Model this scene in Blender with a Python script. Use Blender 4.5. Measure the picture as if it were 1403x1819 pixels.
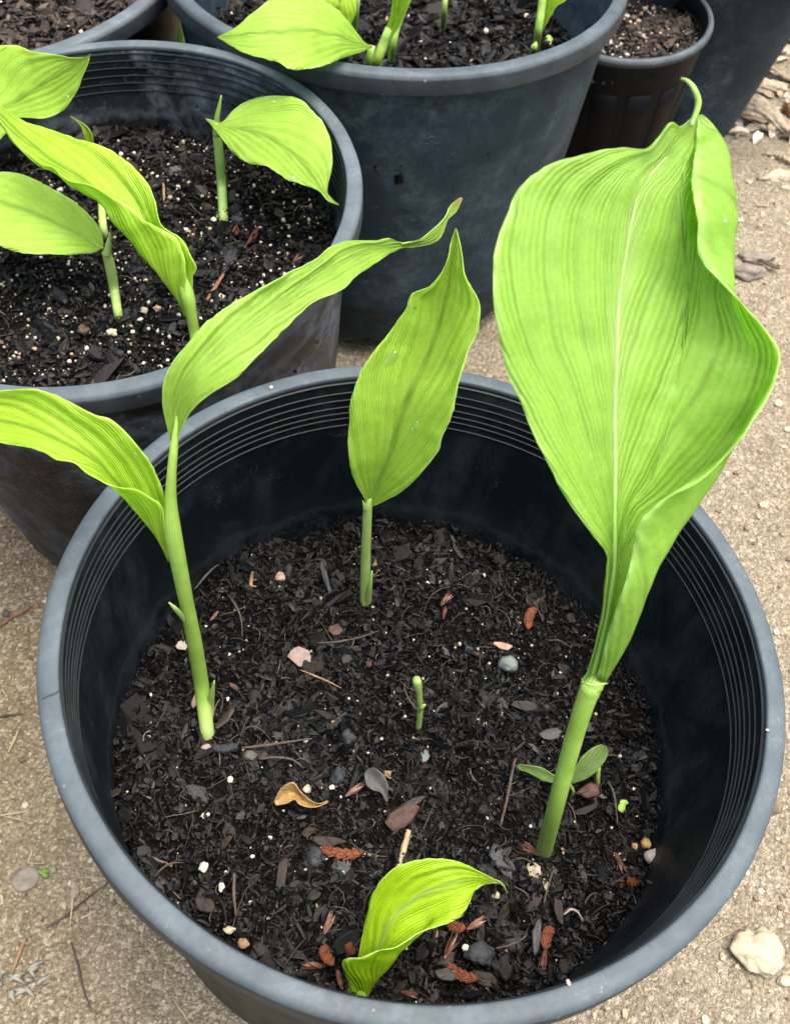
import bpy, bmesh, math, random
import numpy as np
from mathutils import Vector, Matrix, noise as mnoise

sc = bpy.context.scene
for o in list(bpy.data.objects):
    bpy.data.objects.remove(o)
COL = sc.collection
R = math.radians

# ------------------------------------------------------------------ camera
W, H, F = 1403.0, 1819.0, 2010.0
PITCH, ROLL, CZ = 0.94452, -0.03894, 0.905
_c, _s = math.cos(ROLL), math.sin(ROLL)
_fw = Vector((0, math.cos(PITCH), -math.sin(PITCH)))
_up0 = Vector((0, math.sin(PITCH), math.cos(PITCH)))
_rt0 = Vector((1, 0, 0))
_rt = _c * _rt0 - _s * _up0
_up = _s * _rt0 + _c * _up0
CAM = Vector((0, 0, CZ))
cd = bpy.data.cameras.new('camera')
cam = bpy.data.objects.new('camera', cd)
COL.objects.link(cam)
M = Matrix.Identity(4)
for i in range(3):
    M[i][0], M[i][1], M[i][2], M[i][3] = _rt[i], _up[i], -_fw[i], CAM[i]
cam.matrix_world = M
cd.sensor_fit = 'HORIZONTAL'
cd.sensor_width = 36
cd.lens = 36 * F / W
cd.clip_start = 0.02
cd.clip_end = 500
cd.dof.use_dof = True
cd.dof.focus_distance = 0.72
cd.dof.aperture_fstop = 20
sc.camera = cam

# ------------------------------------------------------------------ sky, sun, exposure
SUN_EL, SUN_AZ = R(76), R(100)         # nearly overhead, a little to the right
w = bpy.data.worlds.new('World')
sc.world = w
w.use_nodes = True
wn = w.node_tree.nodes
sky = wn.new('ShaderNodeTexSky')
sky.sky_type = 'NISHITA'
sky.sun_disc = False
sky.sun_elevation = SUN_EL
sky.sun_rotation = SUN_AZ
sky.air_density = 0.8
sky.dust_density = 7.0
sky.ozone_density = 0.6
bg = wn['Background']
bg.inputs['Strength'].default_value = 0.14
w.node_tree.links.new(sky.outputs[0], bg.inputs[0])
sd = bpy.data.lights.new('sun', 'SUN')
sd.energy = 1.5
sd.angle = R(60)
sd.color = (1.0, 0.96, 0.9)
sun = bpy.data.objects.new('sun', sd)
COL.objects.link(sun)
sdir = Vector((math.sin(SUN_AZ) * math.cos(SUN_EL), math.cos(SUN_AZ) * math.cos(SUN_EL), math.sin(SUN_EL)))
sun.rotation_euler = sdir.to_track_quat('Z', 'Y').to_euler()
sun.location = (0, 0, 3)
sc.view_settings.view_transform = 'Standard'
sc.view_settings.look = 'None'
sc.view_settings.exposure = 1.55
sc.view_settings.gamma = 1.0
sc.view_settings.use_curve_mapping = False
sc.cycles.max_bounces = 8
sc.cycles.transparent_max_bounces = 8

rng = np.random.default_rng(7)
random.seed(7)

# ------------------------------------------------------------------ sight lines: photograph pixel -> direction
def ray(px, py):
    u, v = (px - W / 2) / F, (py - H / 2) / F
    return (_rt * u - _up * v + _fw)

def at_d(px, py, d):
    return CAM + ray(px, py) * d

def d_of(px, py, how):
    """depth along the viewing axis of the point over pixel px,py at a given world y or z"""
    if not isinstance(how, tuple):
        return how
    k, val = how
    r = ray(px, py)
    if k == 'y':
        return val / r.y
    if k == 'z':
        return (val - CZ) / r.z
    c, n = val                                   # 'p' plane
    return (n.dot(c - CAM)) / n.dot(r)

def at(px, py, how):
    return at_d(px, py, d_of(px, py, how))

# ------------------------------------------------------------------ numbers: noise, splines
def _hash(i, j, s):
    h = np.sin(i * 127.1 + j * 311.7 + s * 74.7) * 43758.5453
    return h - np.floor(h)

def vnoise(x, y, f, s=0):
    x = np.asarray(x) * f; y = np.asarray(y) * f
    i = np.floor(x); j = np.floor(y); a = x - i; b = y - j
    a = a * a * (3 - 2 * a); b = b * b * (3 - 2 * b)
    return ((_hash(i, j, s) * (1 - a) + _hash(i + 1, j, s) * a) * (1 - b) +
            (_hash(i, j + 1, s) * (1 - a) + _hash(i + 1, j + 1, s) * a) * b) * 2 - 1

def catmull(pts, n):
    """n points evenly spaced along a smooth curve through pts"""
    p = np.array(pts, float)
    if len(p) == 2:
        t = np.linspace(0, 1, n)[:, None]
        return p[0] * (1 - t) + p[1] * t
    q = np.vstack([2 * p[0] - p[1], p, 2 * p[-1] - p[-2]])
    out = []
    for k in range(1, len(q) - 2):
        t = np.linspace(0, 1, 12, endpoint=False)[:, None]
        a, b, c, d = q[k - 1], q[k], q[k + 1], q[k + 2]
        out.append(0.5 * (2 * b + (c - a) * t + (2 * a - 5 * b + 4 * c - d) * t ** 2 + (3 * b - a - 3 * c + d) * t ** 3))
    out.append(p[-1:])
    d = np.vstack(out)
    s = np.concatenate([[0], np.cumsum(np.linalg.norm(np.diff(d, axis=0), axis=1))])
    tt = np.linspace(0, s[-1], n)
    return np.stack([np.interp(tt, s, d[:, k]) for k in range(d.shape[1])], 1)

def by_index(pts, n):
    """n points at even steps of the point index, so that rows stay matched between curves"""
    p = np.array(pts, float)
    q = np.vstack([2 * p[0] - p[1], p, 2 * p[-1] - p[-2]])
    tt = np.linspace(0, len(p) - 1 - 1e-9, n)
    k = tt.astype(int); t = (tt - k)[:, None]
    a, b, c, d = q[k], q[k + 1], q[k + 2], q[k + 3]
    return 0.5 * (2 * b + (c - a) * t + (2 * a - 5 * b + 4 * c - d) * t ** 2 + (3 * b - a - 3 * c + d) * t ** 3)

def smooth_interp(t, ts, vs):
    """monotone-ish smooth interpolation of a short profile"""
    ts = np.array(ts, float); vs = np.array(vs, float)
    if len(vs) == 1:
        return np.full_like(t, vs[0])
    q = catmull(np.stack([ts, vs], 1), 200)
    o = np.argsort(q[:, 0])
    return np.interp(t, q[o, 0], q[o, 1])

# ------------------------------------------------------------------ objects
def link(name, me, parent=None, mat=None, smooth=False):
    o = bpy.data.objects.new(name, me)
    COL.objects.link(o)
    if parent is not None:
        o.parent = parent
    if mat is not None and not me.materials:
        me.materials.append(mat)
    if smooth:
        me.polygons.foreach_set('use_smooth', [True] * len(me.polygons))
    return o

def mesh(name, v, f):
    me = bpy.data.meshes.new(name)
    me.from_pydata([tuple(x) for x in v], [], [tuple(x) for x in f])
    me.update()
    return me

def tag(o, label=None, cat=None, group=None, kind=None):
    if label: o['label'] = label
    if cat: o['category'] = cat
    if group: o['group'] = group
    if kind: o['kind'] = kind
    return o

def thing(name, label, cat, group=None):
    o = bpy.data.objects.new(name, None)
    o.empty_display_size = 0.02
    COL.objects.link(o)
    return tag(o, label, cat, group)

# ------------------------------------------------------------------ materials
class NT:
    def __init__(self, name):
        self.m = bpy.data.materials.new(name)
        self.m.use_nodes = True
        self.t = self.m.node_tree
        self.b = self.t.nodes['Principled BSDF']
        self.out = self.t.nodes['Material Output']
    def n(self, typ, ins=None, **kw):
        x = self.t.nodes.new('ShaderNode' + typ)
        for k, v in kw.items():
            setattr(x, k, v)
        for k, v in (ins or {}).items():
            self.set(x, k, v)
        return x
    def set(self, node, key, v):
        s = node.inputs[key]
        if hasattr(v, 'bl_idname') and hasattr(v, 'outputs'):
            v = v.outputs[0]
        if isinstance(v, bpy.types.NodeSocket):
            self.t.links.new(v, s)
        else:
            if isinstance(v, (tuple, list)) and len(v) == 3 and s.type == 'RGBA':
                v = (*v, 1)
            s.default_value = v
    def P(self, **kw):
        for k, v in kw.items():
            self.set(self.b, k.replace('_', ' '), v)
    def math(self, op, a, b=0.0, c=0.0):
        return self.n('Math', {0: a, 1: b, 2: c}, operation=op)
    def ramp(self, fac, stops, interp='LINEAR'):
        r = self.n('ValToRGB', {0: fac})
        e = r.color_ramp
        e.interpolation = interp
        while len(e.elements) < len(stops):
            e.elements.new(0.5)
        for q, (p, c) in zip(e.elements, stops):
            q.position = p
            q.color = (*c, 1) if not isinstance(c, (int, float)) else (c, c, c, 1)
        return r
    def mix(self, f, a, b, mode='MIX'):
        x = self.n('MixRGB', blend_type=mode)
        self.set(x, 0, f); self.set(x, 1, a); self.set(x, 2, b)
        return x
    def noise(self, scale, detail=4, rough=0.55, co=None, dist=0.0):
        ins = {'Scale': scale, 'Detail': detail, 'Roughness': rough, 'Distortion': dist}
        x = self.n('TexNoise', ins)
        if co is None:
            co = self.coord()
        self.set(x, 'Vector', co)
        return x
    def coord(self, which='Object'):
        return self.n('TexCoord').outputs[which]
    def geo(self):
        return self.n('NewGeometry').outputs['Position']
    def bump(self, h, strength=0.5, dist=0.002, normal=None):
        x = self.n('Bump', {'Height': h, 'Strength': strength, 'Distance': dist})
        if normal is not None:
            self.set(x, 'Normal', normal)
        return x

def plastic(name, base, dust, amount, rough=0.42, scale=14, streak=True, spec=0.5, lo=0.35, hi=0.75, soil_z=None):
    a = NT(name)
    co = a.coord()
    big = a.noise(scale, 6, 0.62, co, 0.6)
    if streak:
        mp = a.n('Mapping', {'Vector': co, 'Scale': (55, 55, 7)})
        st = a.noise(1.0, 5, 0.65, mp)
        mask = a.math('MULTIPLY', a.ramp(big, [(0.42, 0.0), (0.72, 1.0)]), a.ramp(st, [(0.35, 0.0), (0.75, 1.0)]))
    else:
        mask = a.math('MULTIPLY', a.ramp(big, [(lo, 0.0), (hi, 1.0)]), a.ramp(a.noise(75, 6, 0.7, co, 0.8), [(0.36, 0.15), (0.62, 1.0)]))
    fine = a.noise(260, 3, 0.7, co)
    speck = a.ramp(a.noise(420, 2, 0.5, co), [(0.70, 0.0), (0.76, 1.0)])
    m2 = a.math('MULTIPLY', a.math('ADD', mask, a.math('MULTIPLY', speck, 0.35)), amount)
    m3 = a.math('MULTIPLY', m2, a.ramp(fine, [(0.3, 0.55), (0.7, 1.0)]))
    col = a.mix(m3, base, dust)
    line = a.ramp(a.noise(26, 3, 0.5, a.n('Mapping', {'Vector': co, 'Rotation': (0.4, 0.9, 0.2), 'Scale': (1.0, 6.0, 1.6)}), 1.2), [(0.496, 0.0), (0.5, 1.0), (0.504, 0.0)])
    part = a.ramp(a.noise(19, 2, 0.5, co), [(0.5, 0.0), (0.6, 1.0)])
    col = a.mix(a.math('MULTIPLY', a.math('MULTIPLY', line, part), 0.5), col, tuple(min(1, x * 1.8) for x in dust))
    if soil_z:
        zz = a.n('SeparateXYZ', {0: co}).outputs['Z']
        near = a.ramp(a.math('MULTIPLY_ADD', zz, 8.0, -soil_z * 8.0 + 0.2), [(0.15, 0.8), (0.32, 0.25), (0.60, 0.0)])
        spl = a.ramp(a.math('ADD', a.math('MULTIPLY', a.noise(330, 3, 0.6, co), 0.75), a.math('MULTIPLY', a.noise(38, 4, 0.6, co), 0.5)), [(0.65, 0.0), (0.70, 1.0)])
        col = a.mix(a.math('MULTIPLY', spl, near), col, (0.034, 0.029, 0.025))
        tide = a.ramp(a.math('ADD', a.math('MULTIPLY_ADD', zz, 8.0, -soil_z * 8.0), a.math('MULTIPLY_ADD', a.noise(30, 4, 0.6, co), 0.30, -0.15)), [(0.10, 0.0), (0.16, 1.0), (0.20, 0.25), (0.45, 0.0)])
        col = a.mix(a.math('MULTIPLY', tide, 0.22), col, dust)
    a.P(Base_Color=col)
    a.P(Roughness=a.math('MULTIPLY_ADD', m3, 0.35, rough))
    a.b.inputs['Specular IOR Level'].default_value = spec
    mp2 = a.n('Mapping', {'Vector': co, 'Scale': (30, 30, 260)})
    sc_ = a.noise(1.0, 4, 0.6, mp2)
    h = a.math('ADD', a.math('MULTIPLY', big, 0.6), a.math('MULTIPLY', fine, 0.15))
    a.P(Normal=a.bump(a.math('ADD', h, a.math('MULTIPLY', sc_, 0.12)), 0.35, 0.002))
    return a.m

MAT_WALL_IN = plastic('black_plastic', (0.0030, 0.0055, 0.0072), (0.040, 0.055, 0.060), 0.9, spec=0.13, soil_z=0.18)
MAT_WALL_STAINED = plastic('stained_black_plastic', (0.005, 0.0065, 0.009), (0.15, 0.18, 0.22), 1.0, scale=15, streak=False, spec=0.12, lo=0.44, hi=0.62, soil_z=0.245)
MAT_WALL_SLATE = plastic('slate_plastic', (0.014, 0.026, 0.034), (0.085, 0.115, 0.130), 1.0, rough=0.6, scale=13, streak=False, spec=0.12, lo=0.42, hi=0.72)
MAT_WALL_BROWN = plastic('brown_black_plastic', (0.0018, 0.0024, 0.0029), (0.0050, 0.0058, 0.0064), 0.6, rough=0.5, scale=16, spec=0.12)
def rim_mat(name, c0, c1):
    a = NT(name)
    co = a.coord()
    n1 = a.noise(32, 6, 0.65, co, 0.5)
    n2 = a.noise(240, 4, 0.7, co)
    sp = a.ramp(a.noise(150, 2, 0.5, co), [(0.72, 0.0), (0.77, 1.0)])
    c = a.mix(a.ramp(n1, [(0.3, 0.0), (0.72, 1.0)]), c0, c1)
    scr = a.ramp(a.noise(18, 8, 0.75, a.n('Mapping', {'Vector': co, 'Scale': (1, 1, 9)}), 2.5), [(0.485, 0.0), (0.5, 1.0), (0.515, 0.0)])
    c = a.mix(a.math('MULTIPLY', scr, 0.22), c, tuple(x * 0.4 for x in c0))
    c = a.mix(a.math('MULTIPLY', sp, 0.25), c, (0.35, 0.39, 0.42))
    dirt = a.ramp(a.math('ADD', a.math('MULTIPLY', a.noise(11, 5, 0.65, co), 0.7), a.math('MULTIPLY', n2, 0.4)), [(0.58, 0.0), (0.70, 1.0)])
    c = a.mix(a.math('MULTIPLY', dirt, 0.55), c, tuple(0.55 * x + y for x, y in zip(c0, (0.020, 0.016, 0.010))))
    sc2 = a.ramp(a.noise(40, 4, 0.6, a.n('Mapping', {'Vector': co, 'Scale': (1.0, 3.0, 1.0), 'Rotation': (0, 0, 0.7)}), 1.8), [(0.490, 0.0), (0.5, 1.0), (0.510, 0.0)])
    c = a.mix(a.math('MULTIPLY', a.math('MULTIPLY', sc2, a.ramp(n1, [(0.5, 0.0), (0.62, 1.0)])), 0.6), c, tuple(min(1, x * 2.2) for x in c1))
    a.P(Base_Color=c, Roughness=a.math('MULTIPLY_ADD', n2, 0.25, 0.48))
    a.b.inputs['Specular IOR Level'].default_value = 0.35
    a.P(Normal=a.bump(a.math('ADD', a.math('MULTIPLY', n1, 0.5), a.math('MULTIPLY', n2, 0.2)), 0.35, 0.0015))
    return a.m
MAT_RIM = rim_mat('weathered_rim', (0.040, 0.055, 0.064), (0.072, 0.095, 0.107))
MAT_BAND = rim_mat('rim_side', (0.012, 0.016, 0.020), (0.040, 0.050, 0.060))  # black plastic sides; shade from facing away from the sky put into colour
MAT_RIM_B = rim_mat('weathered_rim_grey', (0.042, 0.058, 0.068), (0.088, 0.110, 0.125))
MAT_RIM_DARK = rim_mat('dark_rim', (0.030, 0.044, 0.052), (0.068, 0.090, 0.102))
def ridge_mat():
    a = NT('ridge_plastic')
    n = a.noise(60, 4, 0.6)
    a.P(Base_Color=a.ramp(n, [(0.3, (0.002, 0.003, 0.0034)), (0.7, (0.008, 0.011, 0.012))]), Roughness=0.45)
    a.b.inputs['Specular IOR Level'].default_value = 0.22
    return a.m
MAT_RIDGE = ridge_mat()

def attr_mat(name, rough=0.75, spec=0.4, nscale=900, bump=0.4, bd=0.0006, lo=0.55, hi=1.35):
    a = NT(name)
    at_ = a.n('Attribute', attribute_name='tint')
    n = a.noise(nscale, 3, 0.6, a.geo())
    c = a.mix(1.0, at_.outputs['Color'], a.ramp(n, [(0.25, lo), (0.75, hi)]), 'MULTIPLY')
    a.P(Base_Color=c, Roughness=rough)
    a.b.inputs['Specular IOR Level'].default_value = spec
    a.P(Normal=a.bump(n, bump, bd))
    return a.m
MAT_CRUMB = attr_mat('soil_crumb', 0.5, 0.17, hi=1.15)
MAT_GRIT = attr_mat('grit', 0.9, 0.25, 1200, 0.5)

def soil_base_mat():
    a = NT('soil_dark')
    p = a.geo()
    n = a.noise(500, 6, 0.7, p)
    n2 = a.noise(45, 4, 0.6, p)
    a.P(Base_Color=a.mix(n2, (0.002, 0.0017, 0.0014), (0.006, 0.005, 0.004)), Roughness=0.9)
    a.b.inputs['Specular IOR Level'].default_value = 0.1
    a.P(Normal=a.bump(n, 1.0, 0.004))
    return a.m
MAT_SOIL = soil_base_mat()

def ground_mat():
    a = NT('dirt_ground')
    p = a.geo()
    big = a.noise(2.6, 4, 0.6, p)
    mid = a.noise(22, 6, 0.65, p, 0.4)
    fine = a.noise(330, 5, 0.7, p)
    gr = a.n('TexVoronoi', {'Vector': p, 'Scale': 540.0, 'Randomness': 1.0})
    gr2 = a.n('TexVoronoi', {'Vector': p, 'Scale': 250.0, 'Randomness': 1.0})
    c = a.mix(a.ramp(mid, [(0.32, 0.0), (0.68, 1.0)]), (0.215, 0.184, 0.128), (0.335, 0.302, 0.224))
    sep = a.n('SeparateXYZ', {0: p})
    # browner to the left, with the pots' shade put into the dirt colour
    side = a.ramp(a.math('ADD', a.math('MULTIPLY_ADD', sep.outputs['X'], 1.6, 0.62), a.math('MULTIPLY_ADD', big, 0.5, -0.25)), [(0.10, 0.0), (0.50, 1.0)])
    c = a.mix(side, a.mix(1.0, c, (0.78, 0.72, 0.58), 'MULTIPLY'), c)
    c = a.mix(a.ramp(fine, [(0.34, 0.75), (0.60, 0.0)]), c, (0.07, 0.053, 0.034))
    gap = a.math('MULTIPLY', a.ramp(gr2.outputs['Distance'], [(0.38, 0.0), (0.70, 1.0)]), a.ramp(mid, [(0.35, 0.25), (0.6, 1.0)]))
    c = a.mix(a.math('MULTIPLY', gap, 0.4), c, (0.085, 0.065, 0.042))
    c = a.mix(a.math('MULTIPLY', a.ramp(gr.outputs['Color'], [(0.66, 0.0), (0.9, 1.0)]), 0.55), c, (0.50, 0.44, 0.32))
    c = a.mix(a.math('MULTIPLY', a.ramp(gr2.outputs['Color'], [(0.0, 1.0), (0.2, 0.0)]), 0.5), c, (0.11, 0.085, 0.055))
    c = a.mix(a.math('MULTIPLY', a.ramp(gr2.outputs['Color'], [(0.74, 0.0), (0.9, 1.0)]), 0.45), c, (0.48, 0.42, 0.31))
    a.P(Base_Color=c, Roughness=0.95)
    a.b.inputs['Specular IOR Level'].default_value = 0.15
    h = a.math('ADD', a.math('MULTIPLY', mid, 0.9), a.math('ADD', a.math('MULTIPLY', fine, 0.35), a.math('MULTIPLY', gr.outputs['Distance'], -0.35)))
    a.P(Normal=a.bump(a.math('ADD', h, a.math('MULTIPLY', gr2.outputs['Distance'], -0.3)), 0.9, 0.006))
    return a.m
MAT_GROUND = ground_mat()

def leaf_mat(name, dark, light, edge, veins=7.0, rib=(0.43, 0.60, 0.20), transl=0.55, tint=None, vein_k=0.5):
    a = NT(name)
    uv = a.n('TexCoord').outputs['UV']
    s = a.n('SeparateXYZ', {0: uv})
    u, v = s.outputs['X'], s.outputs['Y']
    ax = a.math('ABSOLUTE', a.math('MULTIPLY_ADD', u, 2.0, -1.0))
    g = a.geo()
    wob = a.noise(34, 4, 0.55, g)
    c0 = a.math('SUBTRACT', a.math('MULTIPLY', v, 0.72), a.math('MULTIPLY', a.math('POWER', ax, 0.75), 0.62))
    c0 = a.math('ADD', c0, a.math('MULTIPLY_ADD', wob, 0.04, -0.02))
    s1 = a.math('SINE', a.math('MULTIPLY', c0, veins * 6.2832))
    s2 = a.math('SINE', a.math('MULTIPLY', c0, veins * 6.2832 * 5.3))
    groove = a.ramp(a.math('MULTIPLY_ADD', s1, 0.5, 0.5), [(0.0, 1.0), (0.045, 0.0)])
    fgro = a.math('MULTIPLY_ADD', s2, 0.5, 0.5)
    mott = a.noise(60, 5, 0.65, g)
    cell = a.noise(460, 4, 0.65, g)
    col = a.mix(a.ramp(mott, [(0.05, 0.0), (0.70, 1.0)]), dark, light)
    col = a.mix(a.math('MULTIPLY', fgro, 0.14), col, dark)
    col = a.mix(a.math('MULTIPLY', a.math('MULTIPLY', groove, a.ramp(a.noise(45, 2, 0.5, g), [(0.35, 0.4), (0.6, 1.0)])), vein_k), col, tuple(x * 0.6 for x in dark))
    col = a.mix(a.math('MULTIPLY', a.ramp(cell, [(0.36, 1.0), (0.56, 0.0)]), 0.16), col, tuple(x * 0.6 for x in dark))
    ribm = a.ramp(ax, [(0.0, 1.0), (0.035, 0.75), (0.10, 0.0)])
    col = a.mix(a.math('MULTIPLY', ribm, 0.5), col, rib)
    edm = a.ramp(ax, [(0.955, 0.0), (0.99, 1.0)])
    col = a.mix(a.math('MULTIPLY', edm, a.ramp(mott, [(0.35, 0.15), (0.65, 0.6)])), col, edge)
    sp = a.ramp(a.noise(210, 2, 0.5, g), [(0.765, 0.0), (0.785, 1.0)])
    col = a.mix(a.math('MULTIPLY', sp, 0.4), col, (0.05, 0.07, 0.015))
    if tint:
        tm = a.ramp(v, [(tint[1], 0.0), (min(1, tint[1] + 0.08), 1.0)])
        col = a.mix(tm, col, tint[0])
    a.P(Base_Color=col, Roughness=0.42)
    a.b.inputs['Specular IOR Level'].default_value = 0.42
    hh = a.math('ADD', a.math('MULTIPLY', s1, 0.5), a.math('ADD', a.math('MULTIPLY', fgro, 0.30), a.math('MULTIPLY', cell, 0.12)))
    bp = a.bump(hh, 0.75, 0.0013)
    a.P(Normal=bp)
    tr = a.n('BsdfTranslucent', {'Color': a.mix(1.0, col, (1.18, 1.25, 0.5), 'MULTIPLY'), 'Normal': bp})
    mx = a.n('MixShader', {0: transl, 1: a.b, 2: tr})
    a.t.links.new(mx.outputs[0], a.out.inputs['Surface'])
    return a.m

RIBD = (0.15, 0.31, 0.022)
L_A = leaf_mat('leaf_lime', (0.245, 0.425, 0.048), (0.385, 0.62, 0.112), (0.60, 0.76, 0.36), vein_k=0.45, transl=0.6)
L_D = leaf_mat('leaf_lime_grooved', (0.300, 0.49, 0.042), (0.445, 0.67, 0.110), (0.64, 0.78, 0.38), rib=RIBD, vein_k=0.4)
L_B = leaf_mat('leaf_bright', (0.335, 0.53, 0.028), (0.490, 0.71, 0.070), (0.68, 0.81, 0.34), rib=RIBD, vein_k=0.35)
L_C = leaf_mat('leaf_deep', (0.320, 0.52, 0.038), (0.475, 0.70, 0.105), (0.66, 0.80, 0.38), veins=8, rib=RIBD, vein_k=0.4)
L_TIP = leaf_mat('leaf_tipped', (0.300, 0.49, 0.05), (0.430, 0.66, 0.12), (0.64, 0.78, 0.42), tint=((0.46, 0.40, 0.15), 0.955), vein_k=0.4)
L_SPROUT = leaf_mat('leaf_sprout', (0.320, 0.52, 0.010), (0.465, 0.69, 0.030), (0.76, 0.86, 0.50), veins=6, vein_k=0.4)
L_WEED = leaf_mat('leaf_weed', (0.11, 0.20, 0.045), (0.20, 0.32, 0.09), (0.34, 0.50, 0.16), veins=6, rib=(0.2, 0.34, 0.1), transl=0.25)

def stem_mat(name, c0, c1, pale):
    a = NT(name)
    uv = a.n('TexCoord').outputs['UV']
    s = a.n('SeparateXYZ', {0: uv})
    st = a.n('Math', {0: a.math('MULTIPLY', s.outputs['X'], 6.2832 * 22)}, operation='SINE')
    st = a.math('MULTIPLY_ADD', st, 0.5, 0.5)
    n = a.noise(70, 4, 0.6, a.geo())
    c = a.mix(a.ramp(n, [(0.3, 0.0), (0.7, 1.0)]), c0, c1)
    c = a.mix(a.math('MULTIPLY', st, 0.22), c, tuple(x * 0.6 for x in c0))
    c = a.mix(a.math('MULTIPLY', a.ramp(s.outputs['Y'], [(0.0, 1.0), (0.14, 0.0)]), 0.8), c, pale)
    a.P(Base_Color=c, Roughness=0.38)
    a.P(Normal=a.bump(a.math('ADD', st, n), 0.3, 0.0006))
    a.b.inputs['Subsurface Weight'].default_value = 0.25
    a.b.inputs['Subsurface Radius'].default_value = (0.3, 0.6, 0.1)
    a.b.inputs['Subsurface Scale'].default_value = 0.006
    return a.m
S_A = stem_mat('stem_green', (0.205, 0.36, 0.045), (0.30, 0.47, 0.095), (0.42, 0.52, 0.24))
S_RIB = stem_mat('midrib_groove', (0.13, 0.30, 0.025), (0.20, 0.38, 0.05), (0.2, 0.38, 0.06))
S_PALE = stem_mat('midrib_pale', (0.25, 0.43, 0.11), (0.33, 0.52, 0.16), (0.3, 0.48, 0.12))
S_B = stem_mat('stem_pale', (0.24, 0.38, 0.085), (0.34, 0.49, 0.145), (0.46, 0.54, 0.30))

def plain_mat(name, c0, c1, rough=0.8, scale=120, bump=0.6, bd=0.001, spec=0.35, coat=0.0):
    a = NT(name)
    n = a.noise(scale, 5, 0.65, a.geo())
    n2 = a.noise(scale * 5, 3, 0.6, a.geo())
    a.P(Base_Color=a.mix(a.ramp(n, [(0.3, 0.0), (0.7, 1.0)]), c0, c1), Roughness=rough)
    a.b.inputs['Specular IOR Level'].default_value = spec
    a.P(Normal=a.bump(a.math('ADD', n, a.math('MULTIPLY', n2, 0.5)), bump, bd))
    return a.m
K = {
    'char': plain_mat('bark_char', (0.004, 0.004, 0.0045), (0.015, 0.0155, 0.0165), 0.5, 220, spec=0.35),
    'brownbark': plain_mat('bark_brown', (0.007, 0.005, 0.004), (0.026, 0.018, 0.0135), 0.6, 180, spec=0.25),
    'bluebark': plain_mat('bark_bluegrey', (0.009, 0.011, 0.0125), (0.028, 0.033, 0.037), 0.5, 180, spec=0.4),
    'redbark': plain_mat('bark_red', (0.0240, 0.0120, 0.0080), (0.0800, 0.0416, 0.0272), 0.65, 180),
    'tan': plain_mat('tan_wood', (0.1560, 0.0900, 0.0420), (0.2760, 0.1800, 0.0960), 0.7, 160),
    'straw': plain_mat('straw', (0.2480, 0.1922, 0.1054), (0.3720, 0.3100, 0.1922), 0.7, 160),
    'peach': plain_mat('peach_stone', (0.2520, 0.1620, 0.1140), (0.3600, 0.2580, 0.1920), 0.75, 150),
    'pinkstone': plain_mat('pink_stone', (0.1800, 0.1260, 0.1080), (0.2760, 0.2100, 0.1860), 0.8, 170),
    'cream': plain_mat('cream_stone', (0.2750, 0.2420, 0.1595), (0.3960, 0.3630, 0.2640), 0.75, 130),
    'greenstone': plain_mat('grey_green_stone', (0.0780, 0.1020, 0.0900), (0.1500, 0.1800, 0.1620), 0.6, 150),
    'greystone': plain_mat('grey_stone', (0.0385, 0.0385, 0.0364), (0.0840, 0.0840, 0.0770), 0.7, 140),
    'darkstone': plain_mat('charcoal_stone', (0.0132, 0.0144, 0.0156), (0.0300, 0.0318, 0.0330), 0.6, 140),
    'bluestone': plain_mat('blue_grey_stone', (0.012, 0.0145, 0.016), (0.042, 0.049, 0.053), 0.6, 160, 1.0, 0.002),
    'clod': plain_mat('clod', (0.0100, 0.0090, 0.0075), (0.0300, 0.0260, 0.0225), 0.9, 260, 1.0, 0.003),
    'perlite': plain_mat('perlite_white', (0.3720, 0.3596, 0.2852), (0.5084, 0.4960, 0.4092), 0.9, 420, 0.8, 0.0008, 0.2),
    'catkin': plain_mat('catkin_red', (0.0750, 0.0210, 0.0090), (0.2025, 0.0638, 0.0263), 0.7, 260, 0.5),
    'bud': plain_mat('bud_scale', (0.0630, 0.0245, 0.0154), (0.1680, 0.0735, 0.0490), 0.4, 140, spec=0.5),
    'pinkbud': plain_mat('pink_bud_scale', (0.1320, 0.0605, 0.0440), (0.2530, 0.1375, 0.1045), 0.45, 140, spec=0.5),
    'dryleaf': plain_mat('dry_leaf', (0.20, 0.16, 0.105), (0.44, 0.385, 0.285), 0.7, 90, 0.9, 0.002),
    'yellowleaf': plain_mat('yellow_leaf', (0.22, 0.125, 0.035), (0.40, 0.285, 0.115), 0.6, 140, 0.9, 0.002),
    'brownleaf': plain_mat('brown_leaf', (0.055, 0.036, 0.022), (0.14, 0.09, 0.06), 0.65, 110),
    'greyleaf': plain_mat('grey_leaf', (0.045, 0.046, 0.042), (0.11, 0.108, 0.098), 0.65, 110),
    'lichen': plain_mat('lichen', (0.1680, 0.1740, 0.1320), (0.2760, 0.2820, 0.2280), 0.9, 200),
    'twig': plain_mat('dark_twig', (0.0315, 0.0245, 0.0196), (0.0910, 0.0700, 0.0525), 0.75, 220),
    'redtwig': plain_mat('red_twig', (0.11, 0.045, 0.03), (0.20, 0.09, 0.06), 0.7, 220),
    'shell': plain_mat('pale_shell', (0.2200, 0.1870, 0.1595), (0.3300, 0.2915, 0.2585), 0.7, 150),
    'grass': plain_mat('grass_green', (0.06, 0.12, 0.02), (0.16, 0.26, 0.05), 0.6, 60),
    'clover': plain_mat('clover_green', (0.18, 0.34, 0.04), (0.28, 0.46, 0.09), 0.5, 90),
    'dirtstone': plain_mat('dirt_stone', (0.12, 0.105, 0.085), (0.22, 0.195, 0.155), 0.9, 120),
    'gold': plain_mat('gold_stone', (0.2100, 0.1330, 0.0420), (0.3500, 0.2520, 0.0980), 0.6, 150),
}
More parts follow.
